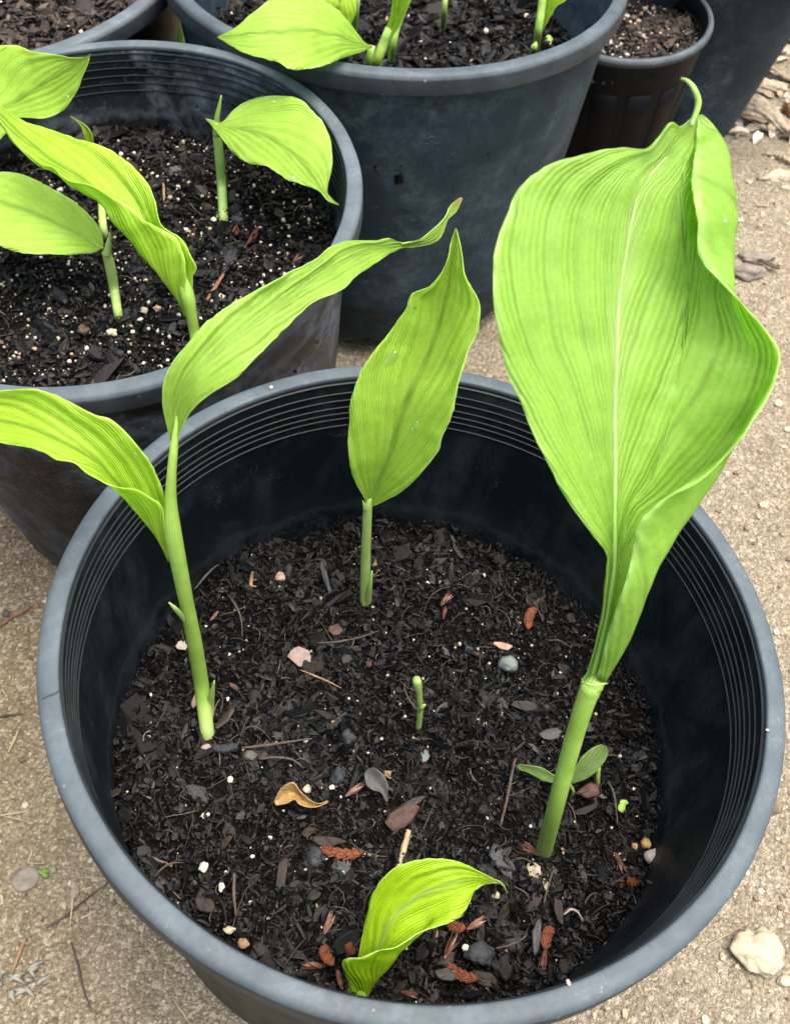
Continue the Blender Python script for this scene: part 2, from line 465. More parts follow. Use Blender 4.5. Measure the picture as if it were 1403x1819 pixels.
def water_mat():
    a = NT('water')
    tr = a.n('BsdfTransparent', {'Color': (0.97, 1.0, 0.95)})
    gl = a.n('BsdfGlossy', {'Color': (1, 1, 1), 'Roughness': 0.06})
    mx = a.n('MixShader', {0: 0.09, 1: tr, 2: gl})
    a.t.links.new(mx.outputs[0], a.out.inputs['Surface'])
    return a.m
MAT_WATER = water_mat()

# ------------------------------------------------------------------ ground
def ground_z(x, y):
    x = np.asarray(x, float); y = np.asarray(y, float)
    z = 0.006 * vnoise(x, y, 3.1, 3) + 0.0028 * vnoise(x, y, 13, 5) + 0.0012 * vnoise(x, y, 47, 8)
    z = z - 0.085 * np.exp(-((x - 0.50) / 0.26) ** 2 - ((y - 1.55) / 0.28) ** 2)
    return z - 0.004

def build_ground():
    n = 440
    s = np.linspace(-1, 1, n)
    g = np.sign(s) * (np.abs(s) * 1.25 + 90 * np.abs(s) ** 14)
    X, Y = np.meshgrid(g + 0.1, g + 0.95)
    Z = ground_z(X, Y)
    v = np.stack([X.ravel(), Y.ravel(), Z.ravel()], 1)
    i = np.arange(n * n).reshape(n, n)
    f = np.stack([i[:-1, :-1], i[:-1, 1:], i[1:, 1:], i[1:, :-1]], -1).reshape(-1, 4)
    me = bpy.data.meshes.new('ground')
    me.from_pydata(v.tolist(), [], f.tolist())
    o = link('ground', me, None, MAT_GROUND, True)
    tag(o, 'bare beige sandy dirt under and around the pots', 'ground', kind='structure')
    return o
ground = build_ground()

def on_ground(px, py):
    z = 0.0
    for _ in range(6):
        p = at(px, py, ('z', z))
        z = float(ground_z(p.x, p.y))
    return at(px, py, ('z', z))

# ------------------------------------------------------------------ pots
def revolve(prof, seg=144, wob=None):
    v, f = [], []
    k = len(prof)
    for i in range(seg):
        a = 2 * math.pi * i / seg
        w_ = 1.0 + (wob(a) if wob else 0.0)
        for r, z in prof:
            v.append((r * w_ * math.cos(a), r * w_ * math.sin(a), z))
    for i in range(seg):
        j = (i + 1) % seg
        for q in range(k - 1):
            f.append((i * k + q, j * k + q, j * k + q + 1, i * k + q + 1))
    return v, f

class Pot: pass

def make_pot(name, label, c, tilt, ri, h, rb, mats, lipw=0.0122, lip=0.020, ridges=(), seam=None, wobble=0.003, seed=0, yaw=0.0):
    """c: centre of the rim plane; ri: inner rim radius; h: height; rb: base radius (outer)"""
    o = thing(name, label, 'plant pot', 'black plastic nursery pots')
    n = Vector((tilt[0], tilt[1], 1)).normalized()
    q = Vector((0, 0, 1)).rotation_difference(n)
    mw = Matrix.Translation(Vector(c) - n * h) @ q.to_matrix().to_4x4() @ Matrix.Rotation(yaw, 4, 'Z')
    o.matrix_world = mw
    rr = random.Random(seed)
    p1, p2 = rr.random() * 6.28, rr.random() * 6.28
    wob = lambda a: wobble * (math.sin(2 * a + p1) + 0.6 * math.sin(3 * a + p2))
    t = 0.0032
    slope = (ri + t - rb) / h
    rout = lambda z: rb + slope * z
    prof = [(0.001, 0.004), (rb - 0.03, 0.004), (rb - 0.012, 0.0), (rb - 0.003, 0.0), (rb, 0.003)]
    if seam:
        prof += [(rout(seam) , seam - 0.001), (rout(seam) + 0.0022, seam + 0.0005)]
        rout2 = lambda z: rout(z) + 0.0022
    else:
        rout2 = rout
    for z in np.linspace((seam or 0.02) + 0.01, h - lip - 0.001, 12):
        prof.append((rout2(z), z))
    prof += [(ri + 0.004, h - lip + 0.004), (ri + 0.004, h - 0.004)]
    prof += [(ri + 0.0008, h - 0.0046)]
    for z in np.linspace(h - 0.006, 0.012, 16):
        prof.append((min(ri - 0.0002, rout(z) - t), z))
    prof += [(rb - 0.02, 0.009), (0.001, 0.009)]
    v, f = revolve(prof, 144, wob)
    wall = link('wall', mesh('wall', v, f), o, mats['wall'], True)
    ro = ri + lipw
    e = 0.0018
    top = [(ro + 0.0001, h - 0.0036), (ro - 0.0005, h - 0.0022), (ro - 0.0018, h - 0.0010),
           (ro - 0.0034, h - 0.0004), (ro - 0.0050, h), (ri + 0.0022, h + 0.0001), (ri + 0.0010, h - 0.0001), (ri + 0.0004, h - 0.0006), (ri + 0.0001, h - 0.0014), (ri, h - 0.0034), (ri + 0.0002, h - 0.0038), (ri + 0.0045, h - 0.0042)]
    wr = lambda a: wob(a) + 0.0009 * math.sin(17 * a + p1) * math.sin(5 * a)
    v, f = revolve(top, 192, wr)
    rim = link('rim', mesh('rim', v, f), o, mats['rim'], True)
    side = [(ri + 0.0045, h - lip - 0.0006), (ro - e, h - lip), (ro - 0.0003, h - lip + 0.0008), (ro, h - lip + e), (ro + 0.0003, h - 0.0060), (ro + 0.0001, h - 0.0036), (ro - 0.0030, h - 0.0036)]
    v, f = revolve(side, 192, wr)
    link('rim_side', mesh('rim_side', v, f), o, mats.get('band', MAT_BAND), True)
    for dz in ridges:
        z = h - dz
        rr_ = min(ri - 0.0002, rout(z) - t)
        w_ = 0.0016
        pr = [(rr_ + 0.0010, z + 0.0003), (rr_ - 0.0008, z + 0.0001), (rr_ - 0.0011, z - 0.0002), (rr_ - 0.0008, z - 0.0006), (rr_ + 0.0010, z - 0.0011)]
        v, f = revolve(pr, 144, wob)
        link('inner_ridge', mesh('inner_ridge', v, f), o, mats.get('ridge', MAT_RIDGE), True)
    P = Pot()
    P.o, P.n, P.c, P.mw, P.h, P.rin, P.wall = o, n, Vector(c), mw, h, (lambda depth: rout(h - depth) - t), wall
    P.ri, P.rb, P.rout = ri, rb, rout
    return P

RIDG = (0.005, 0.0135, 0.020, 0.0265, 0.032, 0.037, 0.0435)
A = make_pot('nursery_pot', 'large black plastic pot in front with blue-grey rim and seven inner ridges',
             (0.0196, 0.3310, CZ - 0.5768), (0.0982, 0.0157), 0.205, 0.33, 0.168,
             dict(wall=MAT_WALL_IN, rim=MAT_RIM), ridges=RIDG, seed=1, yaw=0.4)
B = make_pot('nursery_pot', 'black plastic pot at left, stained whitish inside, behind the front pot',
             (-0.2401, 0.6978, CZ - 0.5644), (-0.0371, -0.0193), 0.1937, 0.325, 0.160,
             dict(wall=MAT_WALL_STAINED, rim=MAT_RIM_B), ridges=(0.006, 0.0125, 0.019, 0.026, 0.033, 0.040), seed=2)
C = make_pot('nursery_pot', 'slate black pot at back centre with a smooth wall and a low seam',
             (-0.0189, 1.0579, CZ - 0.5611), (0.0280, 0.0786), 0.2087, 0.335, 0.168,
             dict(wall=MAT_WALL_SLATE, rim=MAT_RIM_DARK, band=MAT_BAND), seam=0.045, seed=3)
D = make_pot('nursery_pot', 'small brownish black pot with a thin rim behind the big leaf',
             (0.238, 1.222, 0.205), (0.0, 0.0), 0.0945, 0.215, 0.070,
             dict(wall=MAT_WALL_BROWN, rim=MAT_RIM_DARK), lipw=0.0065, lip=0.010, ridges=(0.022,), seed=4)
E_ = make_pot('nursery_pot', 'dark grey pot in the back right corner beside fallen leaves',
              (0.365, 1.43, 0.235), (0.05, 0.02), 0.168, 0.30, 0.106,
              dict(wall=MAT_WALL_SLATE, rim=MAT_RIM_DARK), seed=5)
G = make_pot('nursery_pot', 'black pot in the back left corner filled with soil almost to its rim',
             (-0.4385, 1.079, 0.33), (0.0, 0.0), 0.2035, 0.33, 0.156,
             dict(wall=MAT_WALL_BROWN, rim=MAT_RIM_B), seed=6)

# a moulding crack across the rim of the front pot
RIMA = ('p', (A.c + A.n * 0.0002, A.n))
SEAM_PTS = [at(x, y, RIMA) for x, y in ((76, 1241), (86, 1236), (97, 1233), (107, 1226))]

# details of the walls: moulded flutes on the small pot
for k in range(14):
    a0 = 2 * math.pi * k / 14
    v = []
    for z in np.linspace(0.015, 0.165, 6):
        for da, dr in ((-0.16, 0.0001), (-0.13, 0.0011), (0.13, 0.0011), (0.16, 0.0001)):
            r = D.rout(z) + dr
            v.append((r * math.cos(a0 + da), r * math.sin(a0 + da), z))
    f = [(i * 4 + j, i * 4 + j + 1, i * 4 + j + 5, i * 4 + j + 4) for i in range(5) for j in range(3)]
    f += [(0, 1, 2, 3), (20, 21, 22, 23)]
    link('flute', mesh('flute', v, f), D.o, MAT_WALL_BROWN, True)

# ------------------------------------------------------------------ potting soil
def soil_h(x, y, s, amp):
    return amp * (0.0085 * vnoise(x, y, 19, s) + 0.0028 * vnoise(x, y, 70, s + 1) + 0.0016 * vnoise(x, y, 190, s + 2))

def shard_batch(n, rad, s, amp, size, cols, rngl, flat=0.45, lift=0.0):
    """n little bark shards on a disc; returns verts, faces, colours"""
    t = np.array([(-1, -.5, -.3), (-.25, -1, -.35), (.8, -.65, -.3), (1.05, .3, -.25), (.1, .95, -.3), (-.9, .55, -.3),
                  (-.85, -.4, .3), (-.2, -.75, .42), (.7, -.5, .3), (.85, .25, .25), (.05, .75, .4), (-.75, .4, .32)])
    fc = [(0, 5, 4, 3), (0, 3, 2, 1), (6, 7, 8, 9), (6, 9, 10, 11)] + [(i, (i + 1) % 6, 6 + (i + 1) % 6, 6 + i) for i in range(6)]
    r = rad * np.sqrt(rngl.random(n)); th = rngl.random(n) * 2 * np.pi
    x, y = r * np.cos(th), r * np.sin(th)
    L = size[0] * np.exp(rngl.normal(0, size[1], n))
    L = L * (0.95 + 0.55 * vnoise(x, y, 24, s + 9))
    asp = np.clip(np.exp(rngl.normal(-0.95, 0.5, n)), 0.10, 0.95)
    S = np.stack([L, L * asp, L * np.clip(0.28 * np.exp(rngl.normal(0, 0.45, n)), 0.08, 0.7)], 1)
    V = t[None] * (1 + rngl.normal(0, 0.22, (n, 12, 3))) * S[:, None, :]
    yaw = rngl.random(n) * 2 * np.pi
    tx = rngl.normal(0, flat, n); ty = rngl.normal(0, flat, n)
    cz, sz = np.cos(yaw), np.sin(yaw)
    X = V[..., 0] * cz[:, None] - V[..., 1] * sz[:, None]
    Y = V[..., 0] * sz[:, None] + V[..., 1] * cz[:, None]
    Z = V[..., 2]
    X, Z = X * np.cos(ty)[:, None] + Z * np.sin(ty)[:, None], -X * np.sin(ty)[:, None] + Z * np.cos(ty)[:, None]
    Y, Z = Y * np.cos(tx)[:, None] - Z * np.sin(tx)[:, None], Y * np.sin(tx)[:, None] + Z * np.cos(tx)[:, None]
    z0 = soil_h(x, y, s, amp) + lift + rngl.random(n) ** 2 * 0.0048
    P = np.stack([X + x[:, None], Y + y[:, None], Z + z0[:, None]], -1)
    k = rngl.integers(0, len(cols), n)
    c = np.array(cols)[k] * np.exp(rngl.normal(0, 0.35, (n, 1)))
    F_ = (np.arange(n)[:, None, None] * 12 + np.array(fc)[None]).reshape(-1, 4)
    return P.reshape(-1, 3), F_, np.repeat(c, 12, 0)

def fibre_batch(n, rad, s, amp, length, cols, rngl, wid=0.00035):
    v, f, c = [], [], []
    for i in range(n):
        r = rad * math.sqrt(rngl.random()); th = rngl.random() * 6.283
        x, y = r * math.cos(th), r * math.sin(th)
        a = rngl.random() * 6.283; L = length * math.exp(rngl.normal(0, 0.5)); cv = rngl.normal(0, 1.0)
        wd = wid * math.exp(rngl.normal(0, 0.35))
        arch = rngl.random() * 0.25 * L
        b = len(v); ns = 5
        for q in range(ns):
            t = q / (ns - 1)
            px = x + L * (t - .5) * math.cos(a + cv * (t - .5)); py = y + L * (t - .5) * math.sin(a + cv * (t - .5))
            pz = float(soil_h(px, py, s, amp)) + 0.0028 + arch * (1 - (2 * t - 1) ** 2)
            nx, ny = -math.sin(a), math.cos(a)
            ww = wd * (1 - 0.5 * t)
            v += [(px + nx * ww, py + ny * ww, pz), (px - nx * ww, py - ny * ww, pz), (px, py, pz + ww * 1.5)]
        for q in range(ns - 1):
            for e in range(3):
                f.append((b + q * 3 + e, b + q * 3 + (e + 1) % 3, b + q * 3 + 3 + (e + 1) % 3, b + q * 3 + 3 + e))
        cc = np.array(cols[rngl.integers(0, len(cols))]) * math.exp(rngl.normal(0, 0.3))
        c += [cc] * (ns * 3)
    return np.array(v), np.array(f), np.array(c)

_ico = bmesh.new(); bmesh.ops.create_icosphere(_ico, subdivisions=1, radius=1.0)
ICO_V = np.array([v.co[:] for v in _ico.verts]); ICO_F = np.array([[v.index for v in f.verts] for f in _ico.faces]); _ico.free()

def grain_batch(n, rad, s, amp, size, cols, rngl, lift=0.001, sig=0.5):
    r = rad * np.sqrt(rngl.random(n)); th = rngl.random(n) * 2 * np.pi
    x, y = r * np.cos(th), r * np.sin(th)
    L = size * np.exp(np.clip(rngl.normal(0, sig, n), -1.2, 0.85))
    S = L[:, None] * (0.65 + 0.6 * rngl.random((n, 3)))
    k = len(ICO_V)
    V = ICO_V[None] * (1 + rngl.normal(0, 0.14, (n, k, 1))) * S[:, None]
    z = soil_h(x, y, s, amp) + lift + L * 0.3
    P = V + np.stack([x, y, z], 1)[:, None]
    c = np.array(cols)[rngl.integers(0, len(cols), n)] * np.exp(rngl.normal(0, 0.12, (n, 1)))
    F_ = (np.arange(n)[:, None, None] * k + ICO_F[None]).reshape(-1, 3)
    return P.reshape(-1, 3), F_, np.repeat(c, k, 0)

def joined(name, batches, parent, mat):
    vs, fs, cs, o = [], [], [], 0
    for v, f, c in batches:
        vs.append(v); cs.append(c)
        fs += (f + o).tolist(); o += len(v)
    me = bpy.data.meshes.new(name)
    me.from_pydata(np.vstack(vs).tolist(), [], fs)
    c = np.clip(np.vstack(cs), 0, 1)
    at_ = me.attributes.new('tint', 'FLOAT_COLOR', 'POINT')
    at_.data.foreach_set('color', np.hstack([c, np.ones((len(c), 1))]).ravel().astype(np.float32))
    ob = link(name, me, parent, mat)
    ob['kind'] = 'stuff'
    return ob

DARK = [(0.0016, 0.0015, 0.0014), (0.0026, 0.0024, 0.0022), (0.0014, 0.0014, 0.0014), (0.0034, 0.0031, 0.0028), (0.003, 0.003, 0.003), (0.006, 0.0055, 0.005), (0.0034, 0.0040, 0.0043), (0.018, 0.0165, 0.0148), (0.015, 0.0165, 0.0172), (0.027, 0.0225, 0.0188)]
FIB = [(0.07, 0.058, 0.045), (0.04, 0.035, 0.03), (0.13, 0.11, 0.085), (0.025, 0.022, 0.02)]
PERL = [(0.44, 0.43, 0.35), (0.38, 0.34, 0.25), (0.48, 0.48, 0.42), (0.33, 0.24, 0.15)]

# shared bark chip meshes (a handful of irregular slabs, bevelled), reused by every chip
def slab(seed, n=9, thick=0.25, elong=1.0, jag=0.22):
    rr = random.Random(seed)
    ang = sorted(rr.random() * 0.5 + i for i in range(n))
    pts = []
    for i in range(n):
        a = ang[i] / n * 2 * math.pi
        r = 1 + rr.uniform(-jag, jag)
        pts.append((r * math.cos(a), r * math.sin(a) / elong))
    v, f = [], []
    for (k, z) in ((0.86, -thick), (1.0, -thick * 0.4), (1.0, thick * 0.4), (0.84, thick)):
        for x, y in pts:
            v.append((x * k, y * k, z + 0.35 * thick * math.sin(3 * x + seed) + rr.uniform(-.12, .12) * thick))
    v.append((0, 0, thick * 1.05)); v.append((0, 0, -thick))
    for q in range(3):
        for i in range(n):
            j = (i + 1) % n
            f.append((q * n + i, q * n + j, q * n + n + j, q * n + n + i))
    for i in range(n):
        j = (i + 1) % n
        f.append((3 * n + i, 3 * n + j, 4 * n)); f.append((j, i, 4 * n + 1))
    return mesh('bark_chip', v, f)
CHIPS = []
for i, (el, mk) in enumerate([(1.4, 'char'), (2.6, 'char'), (4.5, 'char'), (1.8, 'brownbark'), (3.4, 'brownbark'), (1.5, 'bluebark'), (2.8, 'bluebark'), (5.5, 'brownbark'), (2.2, 'redbark'), (1.3, 'brownbark')]):
    me = slab(i + 3, 8 + i % 3, 0.16 if el < 3 else 0.10, el)
    me.materials.append(K[mk])
    CHIPS.append(me)
CHIP_W = [4, 4, 3, 4, 3, 2, 2, 3, 0.5, 3]

def fill(pot, depth, label, n_shard, size, n_fib, n_perl, perl, n_chip, chip, seed, amp=1.0, half=None, extra_brown=False, stems=()):
    rin = pot.rin(depth) - 0.001
    c = pot.c - pot.n * depth
    o_mw = Matrix.Translation(c) @ pot.mw.to_3x3().to_4x4()
    rings, seg = 46, 150
    v = [(0, 0, float(soil_h(0, 0, seed, amp)))]
    for i in range(1, rings + 1):
        r = rin * i / rings
        a = np.arange(seg) * 2 * np.pi / seg
        x, y = r * np.cos(a), r * np.sin(a)
        z = soil_h(x, y, seed, amp)
        v += list(zip(x, y, z))
    f = [(0, 1 + j, 1 + (j + 1) % seg) for j in range(seg)]
    for i in range(rings - 1):
        for j in range(seg):
            k = (j + 1) % seg
            f.append((1 + i * seg + j, 1 + (i + 1) * seg + j, 1 + (i + 1) * seg + k, 1 + i * seg + k))
    so = link('potting_soil', mesh('potting_soil', v, f), None, MAT_SOIL, True)
    so.matrix_world = o_mw
    tag(so, label, 'soil', 'potting soil in the pots', 'stuff')
    rl = np.random.default_rng(seed)
    cols = DARK if not extra_brown else [(0.03, 0.022, 0.017), (0.045, 0.034, 0.026), (0.02, 0.016, 0.013), (0.06, 0.046, 0.036), (0.035, 0.03, 0.028)]
    b = [shard_batch(n_shard, rin * 0.985, seed, amp, size, cols, rl),
         shard_batch(n_shard // 3, rin * 0.985, seed, amp, (size[0] * 0.42, 0.4), cols, rl, 0.6, 0.001),
         fibre_batch(n_fib, rin * 0.95, seed, amp, 0.012, FIB, rl),
         grain_batch(n_shard // 2, rin * 0.985, seed, amp, size[0] * 0.42, cols, rl, 0.0015, 0.55)]
    # crumbs heaped against the wall and clinging to it
    v, f, c2 = shard_batch(n_shard // 9, 1.0, seed, 0.0, (size[0] * 0.75, 0.5), cols, rl, 0.7)
    nn = len(v) // 12
    th = rl.random(nn) * 2 * np.pi
    up = np.abs(rl.normal(0, 1.0, nn)) * 0.0042 * (1 + 0.9 * vnoise(np.cos(th) * 0.2, np.sin(th) * 0.2, 26, seed))
    rad = rin + 0.0006 - np.abs(rl.normal(0, 0.0022, nn)) * (up < 0.006) + up * 0.1
    ctr = np.stack([rad * np.cos(th), rad * np.sin(th), up + soil_h(rad * np.cos(th), rad * np.sin(th), seed, amp)], 1)
    loc = v.reshape(nn, 12, 3); loc = loc - loc.mean(1, keepdims=True)
    b.append(((loc + ctr[:, None]).reshape(-1, 3), f, c2))
    inv = o_mw.inverted()
    for (sx, sy) in stems:
        q = inv @ at(sx, sy, ('p', (c, pot.n)))
        v, f, c2 = shard_batch(110, 1.0, seed, 0.0, (size[0] * 0.6, 0.45), cols, rl, 0.7)
        nn = len(v) // 12
        th = rl.random(nn) * 2 * np.pi; rr_ = np.abs(rl.normal(0, 0.0065, nn)) + 0.0015
        x, y = q.x + rr_ * np.cos(th), q.y + rr_ * np.sin(th)
        ctr = np.stack([x, y, soil_h(x, y, seed, amp) + 0.0045 * np.exp(-(rr_ / 0.007) ** 2) + 0.001], 1)
        loc = v.reshape(nn, 12, 3); loc = loc - loc.mean(1, keepdims=True)
        b.append(((loc + ctr[:, None]).reshape(-1, 3), f, c2))
    joined('soil_crumbs', b, so, MAT_CRUMB)
    joined('perlite_grains', [grain_batch(n_perl, rin * 0.97, seed, amp, perl, PERL, rl, 0.002)], so, MAT_GRIT)
    rr = random.Random(seed)
    for i in range(n_chip):
        me = rr.choices(CHIPS, CHIP_W)[0]
        r, th = rin * 0.93 * math.sqrt(rr.random()), rr.random() * 6.283
        x, y = r * math.cos(th), r * math.sin(th)
        ch = link('bark_chip', me, so)
        s = chip * math.exp(rr.gauss(0, 0.28))
        ch.location = (x, y, float(soil_h(x, y, seed, amp)) + 0.0022 + 0.12 * s)
        ch.rotation_euler = (rr.gauss(0, 0.28), rr.gauss(0, 0.28), rr.random() * 6.283)
        ch.scale = (s, s * rr.uniform(0.7, 1.2), s * rr.uniform(0.7, 1.5))
    return so

SA = fill(A, 0.150, 'black bark-flecked potting soil in the front pot', 17000, (0.0021, 0.52), 800, 420, 0.00075, 170, 0.0042, 11, stems=((965, 1516), (368, 1298), (648, 1072), (743, 1294), (637, 1776)))
SB = fill(B, 0.080, 'dark potting soil dotted with white perlite in the left pot', 11000, (0.0026, 0.5), 260, 1250, 0.00095, 60, 0.0060, 12, stems=((397, 384), (209, 552), (352, 640), (183, 402)))
SC = fill(C, 0.100, 'black chippy potting soil in the back centre pot', 4500, (0.0046, 0.5), 60, 160, 0.0016, 40, 0.009, 13)
SD = fill(D, 0.030, 'pale-flecked potting soil in the small pot', 1700, (0.0036, 0.45), 20, 300, 0.0013, 8, 0.006, 14, 0.7, extra_brown=True)
SG = fill(G, 0.022, 'brown crumbly potting soil in the back left pot', 4200, (0.0046, 0.45), 60, 90, 0.0016, 20, 0.009, 15, 0.8, extra_brown=True)

PA = ('p', (A.c - A.n * 0.147, A.n)); PB = ('p', (B.c - B.n * 0.077, B.n)); PC = ('p', (C.c - C.n * 0.097, C.n))

# ------------------------------------------------------------------ leaves and stems
def leaf(name, parent, cols, depth, mat, offs=None, n=44, m=7, uv_u=None, label=None, ripple=0.0, thick=0.0005, rib=None, v0=0.0, v1=1.0, mids=None, matched=False, rib_mat=None):
    """cols: margin .. midrib .. margin as pixel polylines (base to tip); depth: how() at even steps along the midrib"""
    K_ = len(cols)
    mi = mids if mids is not None else K_ // 2
    t = np.linspace(0, 1, n)
    P2 = [(by_index if matched else catmull)(c, n) for c in cols]
    dts = np.linspace(0, 1, len(depth))
    dv = []
    for tt, hw in zip(dts, depth):
        k = int(round(tt * (n - 1)))
        dv.append(d_of(P2[mi][k][0], P2[mi][k][1], hw))
    D_ = smooth_interp(t, dts, dv)
    offs = offs or [0.0] * K_
    rows = []
    pts = []
    for c, of in zip(P2, offs):
        if isinstance(of, (list, tuple)):
            ov = smooth_interp(t, np.linspace(0, 1, len(of)), of)
        else:
            ov = of * np.sin(np.pi * np.clip(t, 0, 1)) ** 0.7
        pts.append(np.array([at_d(x, y, d + q)[:] for (x, y), d, q in zip(c, D_, ov)]))
    pts = np.array(pts)                                   # K,n,3
    uu = uv_u or list(np.linspace(0, 1, K_))
    V, UV = [], []
    q = np.concatenate([[2 * pts[0] - pts[1]], pts, [2 * pts[-1] - pts[-2]]])
    us = [2 * uu[0] - uu[1]] + list(uu) + [2 * uu[-1] - uu[-2]]
    cols3, ucol = [], []
    for k in range(1, K_):
        for e in range(m if k < K_ - 1 else m + 1):
            s = e / m
            a, b, c, d = q[k - 1], q[k], q[k + 1], q[k + 2]
            cols3.append(0.5 * (2 * b + (c - a) * s + (2 * a - 5 * b + 4 * c - d) * s ** 2 + (3 * b - a - 3 * c + d) * s ** 3))
            ucol.append(us[k] * (1 - s) + us[k + 1] * s)
    G_ = np.array(cols3)                                  # M,n,3
    Mc = len(G_)
    ua = np.array(ucol)
    # gentle pleats between the veins and a slightly wavy margin, real relief
    if ripple:
        nrm = np.cross(np.gradient(G_, axis=0), np.gradient(G_, axis=1))
        nrm /= np.linalg.norm(nrm, axis=2, keepdims=True) + 1e-12
        ax = np.abs(ua * 2 - 1)[:, None]
        tv = (v0 + (v1 - v0) * t)[None]
        ph = (tv * 0.72 - ax ** 0.75 * 0.62)
        env = np.sin(np.pi * t)[None] ** 0.6
        rp = ripple * (0.55 * np.sin(ph * 2 * np.pi * 10) * (1 - ax * 0.5) + 0.9 * np.sin(ph * 2 * np.pi * 3.3 + 1.0) * ax) * env
        G_ = G_ + nrm * rp[..., None]
        leaf.k = getattr(leaf, 'k', 0) + 1
        sl = np.cumsum(np.linalg.norm(np.diff(G_[Mc // 2], axis=0), axis=1)); sl = np.concatenate([[0], sl])[None] + 0 * ax
        wl = (ua[:, None] - 0.5) * 0.06 + 0 * sl
        un = 0.0011 * vnoise(sl, wl, 55, leaf.k) + 0.0005 * vnoise(sl, wl, 150, leaf.k + 40)
        G_ = G_ + nrm * (un * env * (0.4 + ax))[..., None]
        side_ = np.gradient(G_, axis=0); side_ /= np.linalg.norm(side_, axis=2, keepdims=True) + 1e-12
        nick = 0.0007 * vnoise(sl, wl * 0, 120, leaf.k + 80) + 0.0004 * vnoise(sl, wl * 0, 420, leaf.k + 90)
        G_ = G_ + side_ * (nick * env * ax ** 6)[..., None]
    idx = np.arange(Mc * n).reshape(Mc, n)
    f = np.stack([idx[:-1, :-1], idx[1:, :-1], idx[1:, 1:], idx[:-1, 1:]], -1).reshape(-1, 4)
    me = mesh(name, G_.reshape(-1, 3), f)
    ul = me.uv_layers.new(name='UVMap')
    vi = np.empty(len(me.loops), np.int32); me.loops.foreach_get('vertex_index', vi)
    uvs = np.stack([np.repeat(ua, n), np.tile(v0 + (v1 - v0) * t, Mc)], 1)
    ul.data.foreach_set('uv', uvs[vi].ravel().astype(np.float32))
    o = link(name, me, parent, mat, True)
    sm = o.modifiers.new('thickness', 'SOLIDIFY'); sm.thickness = thick; sm.offset = 0
    if label: o['label'] = label
    o_center = pts[mi]
    if rib:
        kk = list(ucol).index(uu[mi]) if uu[mi] in ucol else Mc // 2
        tube('midrib', o, [tuple(p) for p in G_[kk][: int(n * 0.9)]], [rib * (1 - 0.85 * i / n) for i in range(int(n * 0.9))], rib_mat or S_RIB, world=True, nseg=24, sides=8)
    o['_g'] = 0
    del o['_g']
    leaf.last = G_
    return o

def tube(name, parent, pts, wid, mat, world=False, how=None, nseg=28, sides=14, flat=1.0, cap=True, label=None, smooth=True):
    """world: pts are points and wid radii in metres; otherwise pts are (px,py,how) and wid full widths in pixels"""
    if world:
        P = np.array([tuple(p) for p in pts]); r = np.array(wid, float)
    else:
        P, r = [], []
        for (p, w_) in zip(pts, wid):
            hw = p[2] if len(p) > 2 else how
            d = d_of(p[0], p[1], hw)
            P.append(at_d(p[0], p[1], d)[:]); r.append(w_ * d / F / 2)
        if isinstance(pts[0][2] if len(pts[0]) > 2 else None, tuple) and pts[0][2][0] == 'p':
            P.insert(0, (P[0][0], P[0][1], P[0][2] - 0.012)); r.insert(0, r[0])
        P = np.array(P); r = np.array(r)
    q = catmull(np.hstack([P, r[:, None]]), nseg)
    P, r = q[:, :3], q[:, 3]
    T = np.gradient(P, axis=0); T /= np.linalg.norm(T, axis=1, keepdims=True) + 1e-12
    ref = np.array([0.31, -0.9, 0.2]); v, f, uv = [], [], []
    n0 = np.cross(T[0], ref); n0 /= np.linalg.norm(n0)
    for i in range(len(P)):
        n0 = n0 - T[i] * (n0 @ T[i]); n0 /= np.linalg.norm(n0)
        b0 = np.cross(T[i], n0)
        for k in range(sides):
            a = 2 * math.pi * k / sides
            v.append(P[i] + (n0 * math.cos(a) + b0 * math.sin(a) * flat) * r[i])
            uv.append((k / sides, i / (len(P) - 1)))
    for i in range(len(P) - 1):
        for k in range(sides):
            j = (k + 1) % sides
            f.append((i * sides + k, i * sides + j, (i + 1) * sides + j, (i + 1) * sides + k))
    if cap:
        f.append(tuple(range(sides - 1, -1, -1)))
        f.append(tuple((len(P) - 1) * sides + k for k in range(sides)))
    me = mesh(name, v, f)
    ul = me.uv_layers.new(name='UVMap')
    for lp in me.loops:
        ul.data[lp.index].uv = uv[lp.vertex_index]
    o = link(name, me, parent, mat, smooth)
    if label: o['label'] = label
    return o

def drop_at(surface, px, py, size, label, long=1.0):
    g = np.array(surface)
    rel = g - np.array(CAM[:])
    d = rel @ np.array(_fw[:])
    X = (rel @ np.array(_rt[:])) / d * F + W / 2
    Y = -(rel @ np.array(_up[:])) / d * F + H / 2
    e = np.hypot(X - px, Y - py) + d * 4.0
    iu, iv = np.unravel_index(np.argmin(e), e.shape)
    return drop(g, min(max(iu, 1), len(g) - 2), min(max(iv, 1), g.shape[1] - 2), size, label, long)

